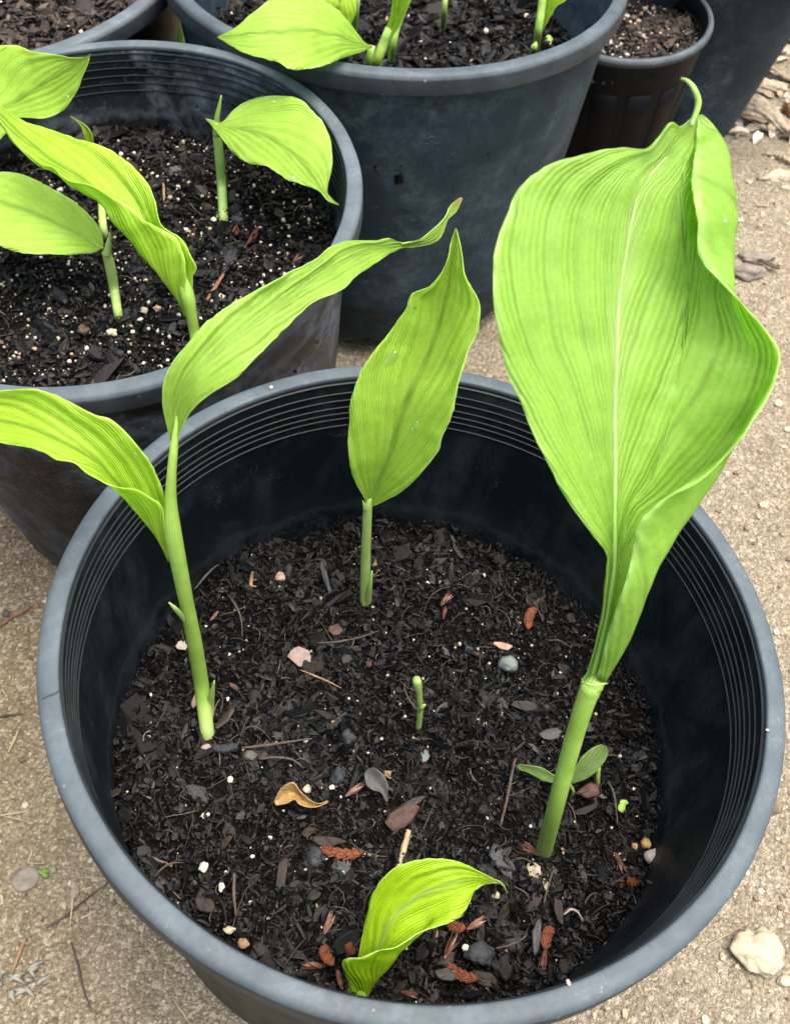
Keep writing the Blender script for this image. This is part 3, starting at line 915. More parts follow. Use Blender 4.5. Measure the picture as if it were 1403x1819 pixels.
def drop(surface, iu, iv, size, label, long=1.0):
    """a bead of water sitting on a leaf's grid of points"""
    g = surface
    p = g[iu, iv]
    du = g[min(iu + 1, len(g) - 1), iv] - g[iu - 1, iv]; dv = g[iu, iv + 1] - g[iu, iv - 1]
    n = np.cross(du, dv); n /= np.linalg.norm(n)
    tc = np.array(CAM[:]) - p
    if n @ tc < 0: n = -n
    dv = dv / np.linalg.norm(dv); du = np.cross(dv, n)
    bm = bmesh.new(); bmesh.ops.create_icosphere(bm, subdivisions=3, radius=1)
    for x in bm.verts:
        c = x.co
        k = 1 - 0.3 * c.y
        q = p + n * 0.0002 + du * (c.x * size * k) + dv * (c.y * size * long) + n * (max(c.z, -0.3) * size * 0.45)
        x.co = Vector(q)
    bmesh.ops.recalc_face_normals(bm, faces=bm.faces)
    me = bpy.data.meshes.new('water_drop'); bm.to_mesh(me); bm.free()
    o = link('water_drop', me, None, MAT_WATER, True)
    return tag(o, label, 'water drop', 'water drops on leaves')

seam = tube('mould_seam', None, SEAM_PTS, [0.0004, 0.0006, 0.0006, 0.0003], MAT_BAND, world=True, nseg=12, sides=6)
seam.parent = A.o
seam.matrix_parent_inverse = A.mw.inverted()

# ---- front pot, right: the largest plant
def plant_big():
    t = thing('turmeric_plant', 'tallest plant with one broad cupped lime leaf at the right of the front pot', 'plant', 'young turmeric plants')
    tube('stem', t, [(965, 1514, PA), (985, 1440, ('y', 0.252)), (1010, 1345, ('y', 0.262)), (1032, 1270, ('y', 0.270)), (1052, 1213, ('y', 0.277))],
         [29, 30, 32, 34, 38], S_A, nseg=40, sides=24)
    cl = tube('sheath_collar', t, [(1046, 1234, ('y', 0.2748)), (1050, 1221, ('y', 0.2765)), (1054, 1213, ('y', 0.2775)), (1056, 1212, ('y', 0.278))],
              [36, 38.5, 41, 40], S_A, nseg=14, sides=24)
    tube('sheath_lip', cl, [(1030, 1220, ('y', 0.276)), (1036, 1214, ('y', 0.272)), (1050, 1217, ('y', 0.2695)), (1066, 1216, ('y', 0.270)), (1079, 1214, ('y', 0.273))], [2, 4, 5, 5, 2], S_B, nseg=18, sides=8)
    # petiole wrapped by the rolled base of the blade
    tube('petiole', t, [(1054, 1214, ('y', 0.279)), (1066, 1160, ('y', 0.286)), (1078, 1095, ('y', 0.294)), (1086, 1030, ('y', 0.303))],
         [24, 20, 12, 3], S_A, nseg=24, sides=14)
    rows = [
        ((1037, 1216), (1042, 1214), (1049, 1213), (1056, 1213), (1064, 1214), (1074, 1214), (1060, 1206)),
        ((1060, 1130), (1065, 1128), (1071, 1125), (1081, 1128), (1094, 1134), (1118, 1136), (1080, 1128)),
        ((1074, 1050), (1079, 1045), (1086, 1040), (1097, 1045), (1115, 1050), (1147, 1055), (1104, 1052)),
        ((1080, 988), (1085, 980), (1091, 975), (1106, 980), (1130, 990), (1170, 1002), (1124, 985)),
        ((1050, 945), (1070, 925), (1092, 900), (1122, 908), (1165, 925), (1229, 911), (1131, 930)),
        ((985, 842), (1040, 835), (1091, 820), (1158, 856), (1215, 868), (1288, 822), (1168, 893)),
        ((925, 712), (1010, 720), (1092, 730), (1186, 768), (1255, 800), (1332, 752), (1260, 845)),
        ((885, 600), (985, 620), (1095, 640), (1208, 676), (1285, 715), (1353, 698), (1341, 747)),
        ((872, 500), (980, 530), (1098, 560), (1222, 584), (1292, 612), (1347, 632), (1388, 633)),
        ((890, 400), (995, 440), (1106, 480), (1226, 500), (1262, 520), (1295, 532), (1322, 546)),
        ((945, 312), (1030, 360), (1120, 400), (1220, 424), (1265, 444), (1303, 442), (1246, 462)),
        ((1035, 275), (1090, 310), (1138, 335), (1213, 350), (1262, 360), (1307, 374), (1231, 372)),
        ((1100, 261), (1130, 290), (1160, 305), (1216, 318), (1262, 322), (1301, 320), (1229, 333)),
        ((1150, 261), (1168, 272), (1182, 280), (1222, 285), (1262, 285), (1293, 270), (1231, 302)),
        ((1187, 220), (1196, 238), (1204, 250), (1228, 262), (1257, 262), (1281, 247), (1233, 272)),
        ((1207, 225), (1213, 232), (1219, 236), (1234, 240), (1252, 238), (1267, 225), (1236, 245)),
        ((1237, 201), (1238, 202), (1239, 203), (1240, 203), (1243, 203), (1247, 203), (1240, 204))]
    c = [[r[k] for r in rows] for k in range(7)]
    c.insert(3, [(r[3][0] - (r[3][0] - r[2][0]) * 0.12, r[3][1]) for r in rows])
    y = lambda v: ('y', v)
    dep = [y(v) for v in (0.278, 0.286, 0.296, 0.306, 0.318, 0.332, 0.348, 0.364, 0.380, 0.396, 0.410, 0.422, 0.430, 0.437, 0.444, 0.452, 0.46)]
    rt = [(0, -.003, -.006, -.010), (0, -.003, -.008, -.013), (.001, -.001, -.010, -.018), (.003, .003, -.008, -.021), (.006, .009, -.002, -.022), (.010, .015, .002, -.022), (.012, .014, .000, -.022),
          (.012, .009, -.004, -.020), (.010, .004, -.004, -.015), (.006, .001, -.005, -.013), (.001, .005, -.001, -.015), (0, .006, .002, -.016), (-.001, .005, .001, -.013), (-.001, .003, 0, -.010), (0, .002, 0, -.006), (0, .001, 0, -.003), (0, 0, 0, 0)]
    lf = [-.002, -.003, -.004, -.008, -.012, -.018, -.022, -.024, -.024, -.022, -.018, -.013, -.009, -.006, -.003, -.001, 0]
    offs = [lf, [v * 0.42 for v in lf], [0] * 3, [r[0] * 0.93 for r in rt]] + [[r[k] for r in rt] for k in range(4)]
    leaf('leaf_blade', t, c, dep, L_A, offs, n=113, m=7, uv_u=[0, 0.25, 0.5, 0.66, 0.68, 0.80, 0.91, 1.0], ripple=0.0012, rib=0.0015, mids=2, matched=True, rib_mat=S_PALE)
    g = leaf.last
    tube('drip_tip', t, [tuple(g[14, -5]), at(1240, 184, y(0.461))[:], at(1233, 158, y(0.464))[:], at(1222, 144, y(0.468))[:], at(1211, 139, y(0.474))[:]],
         [0.0010, 0.0015, 0.0013, 0.0010, 0.0007], S_B, world=True, nseg=20, sides=10)
    return g
g = plant_big()
drop_at(g, 1290, 392, 0.0022, 'water bead on the right edge of the tallest leaf', 0.9)

# ---- front pot, left: plant with two leaves
def plant_fork():
    t = thing('turmeric_plant', 'forked plant with two long leaves at the left of the front pot', 'plant', 'young turmeric plants')
    y = lambda v: ('y', v)
    tube('stem', t, [(368, 1300, PA), (358, 1220, y(0.345)), (345, 1140, y(0.350)), (333, 1080, y(0.353)), (318, 1005, y(0.357)), (306, 940, y(0.362)), (303, 890, y(0.367)), (305, 840, y(0.372)), (309, 795, y(0.378)), (312, 760, y(0.384)), (318, 715, y(0.392))],
         [25, 27, 27, 26, 29, 31, 22, 17, 15, 9, 1.5], S_A, nseg=56, sides=20)
    tube('base_sheath', t, [(366, 1300, PA), (372, 1262, y(0.338)), (377, 1228, y(0.339)), (381, 1209, y(0.340))], [20, 16, 9, 2], S_B, nseg=16, sides=12)
    c = [[(300, 992), (297, 950), (296, 905), (288, 868), (256, 802), (205, 750), (165, 734), (110, 706), (70, 693), (0, 691), (-60, 690), (-120, 690)],
         [(300, 994), (294, 955), (286, 915), (262, 866), (222, 818), (170, 778), (100, 742), (30, 720), (-40, 715), (-120, 700)],
         [(300, 996), (290, 965), (270, 930), (240, 895), (205, 855), (165, 815), (100, 780), (30, 752), (-40, 742), (-120, 705)],
         [(299, 998), (288, 972), (265, 932), (216, 882), (185, 850), (150, 828), (100, 805), (30, 778), (-40, 765), (-120, 708)],
         [(301, 990), (296, 955), (288, 898), (256, 879), (204, 866), (160, 838), (134, 817), (100, 812), (62, 796), (30, 790), (0, 785), (-60, 770), (-120, 712)]]
    dep = [y(0.358), y(0.366), y(0.374), y(0.384), y(0.395), y(0.405)]
    o = leaf('leaf_blade', t, c, dep, L_B, [[-0.002, -0.008, -0.010, -0.008, -0.006, 0], [0, -0.002, 0, 0, 0, 0], [0.0, 0.004, 0.003, 0, 0, 0], [-0.001, 0.001, -0.003, -0.006, -0.006, 0], [-0.004, -0.014, -0.016, -0.012, -0.008, 0]],
             n=70, m=7, uv_u=[0, 0.28, 0.5, 0.8, 1.0], ripple=0.0008, mids=2)
    o['label'] = 'leaf arching out to the left'
    gl = leaf.last
    up = [(303, 782), (297, 760), (289, 720), (290, 688), (300, 655), (326, 620), (380, 562), (430, 530), (500, 490), (560, 460), (589, 438), (620, 427), (662, 427), (691, 422), (710, 430), (742, 425), (766, 409), (790, 385), (799, 365), (817, 350)]
    lo = [(315, 785), (323, 760), (342, 728), (376, 698), (420, 668), (470, 620), (520, 572), (560, 537), (608, 513), (633, 489), (667, 465), (705, 443), (742, 435), (766, 430), (783, 419), (795, 390), (810, 375), (822, 352)]
    mid = [(309, 785), (310, 755), (316, 715), (345, 665), (400, 612), (470, 560), (540, 510), (600, 470), (650, 446), (700, 434), (742, 430), (768, 419), (787, 396), (802, 371), (821, 351)]
    o = leaf('leaf_blade', t, [up, mid, lo], [y(0.381), y(0.40), y(0.43), y(0.465), y(0.50), y(0.53)], L_TIP,
             [[-0.001, -0.006, -0.008, -0.008, -0.003, 0], 0.0, [-0.001, -0.009, -0.012, -0.006, 0.004, 0]], n=80, m=12, ripple=0.0010, rib=0.0005)
    o['label'] = 'long narrow leaf reaching right to a dry yellow tip'
    tube('sheath_scrap', t, [(328, 1106, y(0.346)), (322, 1094, y(0.345)), (312, 1082, y(0.344)), (300, 1070, y(0.345))], [3, 9, 9, 3], S_B, nseg=14, sides=8, flat=0.3)
    return gl
g = plant_fork()
drop_at(g, 245, 812, 0.0026, 'water drop near the fork on the left-arching leaf', 1.2)

# ---- front pot, back centre
def plant_upright():
    t = thing('turmeric_plant', 'plant with one upright pointed leaf at the back of the front pot', 'plant', 'young turmeric plants')
    y = lambda v: ('y', v)
    tube('stem', t, [(648, 1073, PA), (649, 1010, y(0.442)), (651, 950, y(0.446)), (654, 897, y(0.450)), (662, 876, y(0.4545))], [18, 18, 17, 15, 2], S_B, nseg=30, sides=16)
    tube('base_sheath', t, [(652, 1073, PA), (657, 1040, y(0.434)), (661, 1014, y(0.436))], [16, 9, 2], S_B, nseg=14, sides=10)
    tube('sheath_tip', t, [(648, 905, y(0.446)), (646, 895, y(0.446)), (644, 889, y(0.446))], [8, 5, 1], S_B, nseg=10, sides=8)
    l = [(654, 901), (645, 882), (622, 834), (618, 775), (624, 715), (637, 668), (658, 632), (679, 606), (702, 579), (722, 549), (729, 525), (746, 515), (766, 505), (786, 478), (797, 451), (800, 430), (809, 404)]
    r = [(656, 902), (685, 889), (720, 867), (762, 822), (786, 778), (803, 733), (815, 695), (829, 632), (845, 594), (852, 558), (851, 534), (828, 487), (821, 448), (811, 407)]
    c = [(655, 902), (673, 855), (694, 804), (709, 751), (730, 695), (754, 647), (776, 590), (794, 520), (804, 460), (810, 406)]
    leaf('leaf_blade', t, [l, c, r], [y(0.449), y(0.462), y(0.48), y(0.50), y(0.515), y(0.53)], L_C,
         [[0, -0.010, -0.013, -0.012, -0.006, 0], 0.0, [0, -0.012, -0.018, -0.018, -0.010, 0]], n=70, m=14, ripple=0.0012, rib=0.0005)
    return leaf.last
g = plant_upright()
drop_at(g, 692, 642, 0.0027, 'long water drop on the upper left of the upright leaf', 2.4)
drop_at(g, 736, 757, 0.0026, 'small water drop low on the upright leaf', 1.3)

# ---- front pot, tiny sprout
t = thing('turmeric_sprout', 'tiny bare green sprout in the middle of the front pot', 'plant', 'young turmeric plants')
y_ = lambda v: ('y', v)
tube('stem', t, [(743, 1296, PA), (746, 1262, ('y', 0.3405)), (744, 1230, ('y', 0.342)), (741, 1214, ('y', 0.343)), (740, 1206, ('y', 0.3435))], [10, 11, 12, 17, 13], S_B, nseg=24, sides=14)
tube('leaf_sheath', t, [(745, 1262, ('y', 0.337)), (750, 1256, ('y', 0.336)), (755, 1252, ('y', 0.336))], [8, 9, 4], S_B, nseg=10, sides=10)

# ---- front pot, rolled young leaf at the near rim
def plant_curl():
    t = thing('turmeric_sprout', 'rolled young leaf rising by the near rim of the front pot', 'plant', 'young turmeric plants')
    zb = (A.c - A.n * 0.147)
    z = lambda v: ('z', v)
    tube('stem', t, [(637, 1778, PA), (640, 1752, z(0.197)), (648, 1722, z(0.208)), (660, 1690, z(0.215))], [30, 33, 32, 18], S_A, nseg=18, sides=18)
    c = [
        [(618, 1768), (620, 1745), (628, 1718), (636, 1700), (643, 1665), (652, 1626), (662, 1590), (687, 1556), (716, 1536), (750, 1528), (781, 1525), (813, 1530), (842, 1544), (873, 1561), (890, 1568), (900, 1584)],
        [(628, 1769), (635, 1740), (648, 1705), (655, 1660), (668, 1622), (695, 1588), (730, 1566), (770, 1555), (810, 1552), (845, 1557), (876, 1564), (891, 1570), (900, 1585)],
        [(642, 1771), (656, 1735), (676, 1695), (692, 1658), (712, 1628), (742, 1602), (775, 1585), (808, 1574), (842, 1565), (876, 1566), (892, 1571), (901, 1585)],
        [(652, 1773), (665, 1745), (697, 1711), (722, 1684), (744, 1656), (768, 1634), (792, 1612), (815, 1592), (842, 1574), (876, 1567), (893, 1572), (901, 1586)],
        [(625, 1765), (608, 1708), (638, 1701), (665, 1694), (690, 1687), (716, 1673), (751, 1657), (775, 1648), (798, 1639), (820, 1626), (834, 1604), (844, 1582), (859, 1570), (878, 1568), (894, 1573), (901, 1587)],
    ]
    dep = [z(0.19), z(0.222), z(0.243), z(0.255), z(0.262), z(0.262), z(0.258)]
    o = leaf('leaf_blade', t, c, dep, L_SPROUT, [[-0.004, 0.002, 0.002, -0.004, -0.004, -0.001, 0], [-0.002, 0.003, 0.004, 0, -0.001, 0, 0], 0.0, [-0.002, -0.004, -0.004, -0.002, -0.001, 0, 0], [-0.008, -0.016, -0.018, -0.012, -0.006, -0.001, 0]],
             n=80, m=7, uv_u=[0, 0.3, 0.55, 0.78, 1.0], ripple=0.0006, mids=2)
plant_curl()

# ---- left pot
def plants_left():
    y = lambda v: ('y', v); z = lambda v: ('z', v)
    t = thing('turmeric_plant', 'plant with one round drooping leaf at the back right of the left pot', 'plant', 'young turmeric plants')
    tube('stem', t, [(397, 384, PB), (394, 330, y(0.792)), (390, 280, y(0.796)), (386, 240, y(0.80)), (384, 222, y(0.80))], [17, 17, 17, 16, 12], S_B, nseg=30, sides=14)
    tube('sheath_tip', t, [(384, 240, y(0.792)), (385, 212, y(0.792)), (389, 190, y(0.792)), (393, 169, y(0.792))], [13, 10, 7, 2], S_B, nseg=16, sides=10)
    tube('base_sheath', t, [(388, 383, PB), (385, 372, y(0.782)), (383, 362, y(0.782))], [8, 5, 1], S_B, nseg=10, sides=8)
    up = [(366, 210), (380, 214), (395, 217), (414, 195), (444, 175), (479, 170), (529, 175), (554, 195), (579, 225), (589, 265), (589, 299), (581, 330), (581, 342), (587, 350), (602, 363)]
    lo = [(367, 213), (378, 224), (394, 245), (414, 270), (439, 288), (479, 298), (514, 319), (544, 329), (569, 342), (578, 352), (584, 357), (602, 364)]
    mid = [(366, 211), (382, 218), (400, 224), (430, 229), (459, 236), (490, 250), (515, 268), (540, 292), (560, 318), (573, 340), (586, 353), (602, 363)]
    leaf('leaf_blade', t, [up, mid, lo], [y(0.788), y(0.778), y(0.760), y(0.738), y(0.716), y(0.700)], L_D, [[0, 0.006, 0.010, 0.008, 0.003, 0], 0.0, [0, -0.004, -0.008, -0.007, -0.003, 0]], n=60, m=12, ripple=0.0011, rib=0.0005)
    g1 = leaf.last
    drop_at(g1, 519, 314, 0.0032, 'water drop on the lower edge of the round leaf', 0.8)
    drop_at(g1, 485, 178, 0.0028, 'water drop on the top edge of the round leaf', 0.7)
    t = thing('turmeric_plant', 'short plant with one oval leaf cut off by the left edge', 'plant', 'young turmeric plants')
    tube('stem', t, [(209, 552, PB), (203, 515, y(0.672)), (196, 475, y(0.675)), (188, 446, y(0.677))], [16, 17, 19, 16], S_B, nseg=24, sides=14)
    tube('sheath_tip', t, [(190, 452, y(0.668)), (193, 432, y(0.668)), (195, 413, y(0.668))], [15, 10, 2], S_B, nseg=14, sides=10)
    up = [(184, 442), (182, 420), (171, 397), (150, 375), (110, 345), (70, 322), (30, 309), (0, 306), (-40, 306), (-90, 320)]
    lo = [(184, 440), (161, 448), (110, 452), (60, 450), (25, 443), (0, 435), (-40, 415), (-90, 330)]
    mid = [(184, 441), (155, 424), (105, 398), (55, 376), (0, 358), (-50, 345), (-90, 325)]
    leaf('leaf_blade', t, [up, mid, lo], [y(0.675), y(0.69), y(0.70), y(0.70)], L_C, [[0, 0.014, 0.016, 0], 0.0, [0, -0.012, -0.014, 0]], n=50, m=12, ripple=0.0011, rib=0.0005)
    t = thing('turmeric_plant', 'plant with a long half-rolled leaf leaning left across the left pot', 'plant', 'young turmeric plants')
    tube('stem', t, [(352, 640, PB), (347, 600, y(0.622)), (340, 560, y(0.627)), (333, 525, y(0.632)), (322, 490, y(0.640)), (305, 455, y(0.652))], [22, 19, 20, 25, 18, 2], S_A, nseg=30, sides=18)
    c = [[(340, 560), (343, 520), (341, 492), (349, 476), (338, 452), (320, 422), (290, 399), (281, 377), (266, 335), (240, 299), (210, 275), (170, 254), (115, 240), (80, 225), (50, 217), (20, 200), (0, 185), (-40, 150)],
         [(336, 562), (330, 520), (318, 478), (300, 440), (265, 395), (235, 350), (200, 318), (160, 290), (110, 262), (60, 236), (20, 210), (-40, 155)],
         [(331, 564), (318, 530), (292, 480), (262, 440), (232, 402), (206, 366), (175, 340), (140, 312), (100, 288), (60, 258), (20, 222), (-40, 158)],
         [(328, 565), (317, 536), (284, 488), (246, 443), (210, 404), (180, 365), (150, 341), (120, 321), (99, 302), (75, 294), (54, 281), (36, 263), (15, 240), (-40, 160)],
         [(332, 562), (328, 530), (330, 478), (318, 428), (290, 410), (258, 392), (240, 378), (222, 362), (198, 346), (160, 328), (120, 318), (98, 302), (74, 292), (54, 279), (36, 260), (-40, 158)]]
    leaf('leaf_blade', t, c, [y(0.628), y(0.645), y(0.665), y(0.69), y(0.72), y(0.745)], L_B,
         [[-0.002, -0.012, -0.006, 0.004, 0.004, 0], [0, 0.002, 0.004, 0.004, 0.002, 0], 0.0, [-0.001, -0.002, -0.002, -0.001, 0, 0], [-0.006, -0.016, -0.016, -0.010, -0.004, 0]], n=80, m=7, uv_u=[0, 0.3, 0.5, 0.78, 1.0], ripple=0.0012, mids=2)
    t = thing('turmeric_plant', 'plant with a broad leaf tip showing in the upper left corner', 'plant', 'young turmeric plants')
    tube('stem', t, [(-70, 470, PB), (-78, 400, y(0.765)), (-90, 330, y(0.77)), (-100, 270, y(0.775))], [18, 17, 16, 14], S_B, nseg=20, sides=12)
    up = [(-100, 270), (-110, 200), (-80, 130), (-40, 95), (0, 80), (30, 80), (55, 90), (100, 96), (130, 102), (155, 100), (161, 95)]
    lo = [(-98, 272), (-60, 275), (-20, 258), (5, 240), (30, 214), (55, 212), (85, 209), (105, 197), (125, 180), (140, 156), (153, 122), (161, 96)]
    mid = [(-99, 271), (-70, 235), (-20, 205), (20, 185), (60, 160), (100, 135), (140, 110), (161, 96)]
    leaf('leaf_blade', t, [up, mid, lo], [y(0.775), y(0.79), y(0.80), y(0.80), y(0.79)], L_C, [[0, 0.012, 0.014, 0.006, 0], 0.0, [0, -0.010, -0.012, -0.006, 0]], n=54, m=12, ripple=0.0012, rib=0.0005)
    g1 = leaf.last
    drop_at(g1, 119, 174, 0.0030, 'water drop by the tip of the upper left leaf', 0.8)
    t = thing('turmeric_sprout', 'thin pointed sprout behind the half-rolled leaf in the left pot', 'plant', 'young turmeric plants')
    tube('stem', t, [(183, 402, PB), (180, 360, y(0.775)), (174, 310, y(0.785)), (164, 262, y(0.795))], [14, 13, 11, 9], S_B, nseg=24, sides=12)
    leaf('leaf_blade', t, [[(161, 268), (152, 245), (143, 222), (125, 206)], [(163, 268), (158, 240), (147, 221), (125, 206)], [(166, 268), (164, 240), (152, 222), (126, 206)]],
         [y(0.79), y(0.795), y(0.80)], L_SPROUT, [-0.002, 0.0, -0.002], n=24, m=6)
plants_left()

# ---- back centre pot
def plants_back():
    y = lambda v: ('y', v)
    t = thing('turmeric_plant', 'plant with a flat oval leaf resting over the rim of the back centre pot', 'plant', 'young turmeric plants')
    tube('stem', t, [(654, 140, PC), (655, 110, y(0.905)), (658, 92, y(0.905)), (662, 80, y(0.905))], [14, 14, 13, 11], S_A, nseg=16, sides=12)
    up = [(660, 80), (646, 74), (630, 49), (607, 26), (585, 6), (555, -14), (515, -16), (480, 2), (450, 22), (420, 45), (400, 58), (386, 65)]
    lo = [(660, 84), (642, 92), (612, 101), (580, 115), (545, 121), (510, 119), (490, 110), (470, 105), (430, 90), (402, 74), (386, 66)]
    mid = [(661, 82), (630, 74), (590, 60), (540, 53), (490, 56), (440, 60), (410, 64), (386, 65)]
    leaf('leaf_blade', t, [up, mid, lo], [y(0.900), y(0.860), y(0.835), y(0.825), y(0.825)], L_D, [[0, 0.020, 0.024, 0.012, 0], 0.0, [0, -0.014, -0.020, -0.010, 0]], n=54, m=12, ripple=0.0014, rib=0.0005)
    t = thing('turmeric_plant', 'plant in the back pot with a rolled leaf rising out of the frame', 'plant', 'young turmeric plants')
    tube('stem', t, [(663, 140, PC), (668, 112, y(0.915)), (680, 80, y(0.917)), (692, 50, y(0.92))], [16, 16, 18, 16], S_A, nseg=20, sides=14)
    c = [[(672, 85), (686, 45), (694, 20), (696, -20), (690, -80)], [(680, 85), (698, 45), (708, 10), (716, -30), (722, -85)], [(684, 85), (706, 48), (722, 15), (738, -20), (750, -80)]]
    leaf('leaf_blade', t, c, [y(0.918), y(0.922), y(0.926)], L_B, [0.006, 0.0, -0.010], n=36, m=10, ripple=0.001)
    c = [[(640, 30), (634, 46), (610, 36), (585, 14), (568, -20), (560, -60)], [(636, -10), (625, 20), (608, 15), (600, -20), (590, -65)], [(634, -60), (636, -20), (632, -5), (628, -30), (612, -65)]]
    tt = thing('turmeric_plant', 'drooping yellow-green leaf hanging down behind the flat oval leaf', 'plant', 'young turmeric plants')
    tube('stem', tt, [(628, 70, PC), (632, 20, y(1.02)), (636, -20, y(1.025)), (636, -60, y(1.03))], [12, 12, 11, 10], S_B, nseg=20, sides=12)
    leaf('leaf_blade', tt, [[(634, -55), (600, -50), (572, -15), (568, 10), (580, 40)], [(636, -58), (622, -40), (606, -5), (600, 20), (598, 48)], [(638, -55), (640, -35), (634, 0), (631, 25), (622, 46)]],
         [y(1.02), y(1.0), y(0.985), y(0.98)], L_B, [0.004, 0.0, 0.004], n=36, m=10, ripple=0.001)
    t = thing('turmeric_sprout', 'slender curved stem behind the rolled leaf in the back pot', 'plant', 'young turmeric plants')
    tube('stem', t, [(694, 112, PC), (697, 85, y(0.95)), (706, 45, y(0.955)), (722, 5, y(0.96)), (740, -35, y(0.965))], [13, 13, 12, 12, 12], S_A, nseg=24, sides=12)
    t = thing('turmeric_sprout', 'short thin stem standing alone mid back pot', 'plant', 'young turmeric plants')
    tube('stem', t, [(787, 46, PC), (789, 20, y(1.03)), (791, -10, y(1.035)), (794, -40, y(1.04))], [10, 10, 10, 9], S_B, nseg=16, sides=12)
    t = thing('turmeric_plant', 'plant at the right side of the back pot with its leaf base in view', 'plant', 'young turmeric plants')
    tube('stem', t, [(950, 98, PC), (955, 60, y(0.95)), (961, 20, y(0.955)), (966, -20, y(0.96))], [15, 14, 15, 14], S_A, nseg=20, sides=12)
    tube('base_sheath', t, [(946, 98, PC), (949, 82, y(0.943)), (952, 74, y(0.943))], [13, 12, 5], S_B, nseg=12, sides=10)
    leaf('leaf_blade', t, [[(954, 62), (957, 30), (960, -10), (962, -60)], [(958, 60), (966, 30), (974, -10), (982, -60)], [(962, 58), (978, 25), (990, 8), (1006, -4), (1020, -60)]],
         [y(0.951), y(0.957), y(0.965)], L_B, [0.004, 0.0, -0.008], n=30, m=10, ripple=0.0008)
plants_back()

def disc_leaf(name, parent, p, nrm, r, mat, elong=1.3, rot=0.0):
    q = Vector((0, 0, 1)).rotation_difference(Vector(nrm).normalized())
    v = [(0, 0, -0.1)] + [(math.cos(2 * math.pi * i / 12) * elong, math.sin(2 * math.pi * i / 12), 0.12 * math.cos(4 * math.pi * i / 12)) for i in range(12)]
    me = mesh(name, v, [(0, 1 + i, 1 + (i + 1) % 12) for i in range(12)])
    o = link(name, me, parent, mat, True)
    o.matrix_world = Matrix.Translation(p) @ q.to_matrix().to_4x4() @ Matrix.Rotation(rot, 4, 'Z') @ Matrix.Scale(r, 4)
    sm = o.modifiers.new('thickness', 'SOLIDIFY'); sm.thickness = 0.12
    return o

t = thing('weed_seedling', 'tiny pale clover-like seedling at the right of the back centre pot', 'seedling', 'weed seedlings')
p = at(972, 76, PC)
tube('stem', t, [(972, 82, PC), (973, 72, ('y', p.y))], [3, 3], S_B, nseg=6, sides=6)
disc_leaf('leaf', t, at(971, 76, ('y', p.y - 0.004)), (0, -.4, 1), 0.0042, K['clover'], 1.2, 0.6)
disc_leaf('leaf', t, at(976, 68, ('y', p.y + 0.002)), (0.2, -.4, 1), 0.0038, K['clover'], 1.2, 2.0)
t = thing('weed_seedling', 'tiny light green seedling near the right wall of the front pot', 'seedling', 'weed seedlings')
p = at(1105, 1436, PA)
tube('stem', t, [(1106, 1440, PA), (1106, 1430, ('z', p.z + 0.006))], [3, 3], S_B, nseg=6, sides=6)
disc_leaf('leaf', t, at(1104, 1435, ('z', p.z + 0.007)), (0, -.2, 1), 0.0026, K['clover'], 1.2, 1.2)
disc_leaf('leaf', t, at(1108, 1426, ('z', p.z + 0.007)), (0.2, -.2, 1), 0.0021, K['clover'], 1.4, 0.1)
t = thing('weed_seedling', 'grey-green two-leaved weed behind the thick stem of the tallest plant', 'seedling', 'weed seedlings')
zz = at(1015, 1400, PA).z
Z_ = lambda v: ('z', zz + v)
tube('stem', t, [(1018, 1408, PA), (1014, 1397, Z_(0.008)), (1008, 1390, Z_(0.014))], [6, 6, 6], S_B, nseg=12, sides=10)
leaf('leaf', t, [[(1006, 1388), (985, 1378), (962, 1364), (940, 1360), (919, 1358)], [(1006, 1390), (980, 1382), (958, 1372), (938, 1366), (919, 1359)], [(1006, 1393), (985, 1392), (962, 1386), (940, 1374), (923, 1368), (919, 1360)]],
     [Z_(0.012), Z_(0.018), Z_(0.016)], L_WEED, [0.0, 0.002, 0.0], n=26, m=6)
leaf('leaf', t, [[(1010, 1388), (1030, 1350), (1048, 1332), (1066, 1323), (1077, 1326)], [(1012, 1390), (1034, 1372), (1052, 1354), (1066, 1340), (1078, 1328)], [(1014, 1393), (1036, 1386), (1056, 1374), (1070, 1358), (1080, 1340), (1078, 1328)]],
     [Z_(0.012), Z_(0.022), Z_(0.024)], L_WEED, [0.0, 0.003, 0.0], n=26, m=6)
t = thing('turmeric_sprout', 'small pale shoot tip beside the grey-green weed', 'plant', 'young turmeric plants')
tube('stem', t, [(1061, 1392, PA), (1062, 1378, Z_(0.008)), (1065, 1362, Z_(0.015))], [9, 8, 4], S_B, nseg=10, sides=10)

# ------------------------------------------------------------------ loose things
def pebble(label, px, py, wpx, hpx, mk, how=PA, ang=0.0, seed=0, flat=0.6, rough=0.22, name='pebble', cat='stone', sink=0.5, sub=3, group=None):
    c = at(px, py, how) if how else on_ground(px, py)
    d = (c - CAM).dot(_fw)
    w_, h_ = wpx * d / F / 2, hpx * d / F / 2
    bm = bmesh.new(); bmesh.ops.create_icosphere(bm, subdivisions=sub, radius=1)
    off = Vector((seed * 3.1, seed * 1.7, seed * 0.9))
    th = min(w_, h_) * flat * 1.3
    for v in bm.verts:
        k = 1 + rough * 1.3 * mnoise.noise(v.co * 1.2 + off) + rough * 0.7 * mnoise.noise(v.co * 2.7 + off) + rough * 0.3 * mnoise.noise(v.co * 6.5 + off)
        q = v.co * k
        v.co = Vector((q.x * w_, q.y * h_, q.z * th))
    me = bpy.data.meshes.new(name); bm.to_mesh(me); bm.free()
    o = link(name, me, None, K[mk], True)
    o.rotation_euler = (0, 0, -ang)
    o.location = c + Vector((0, 0, th * (1 - sink)))
    return tag(o, label, cat, group)

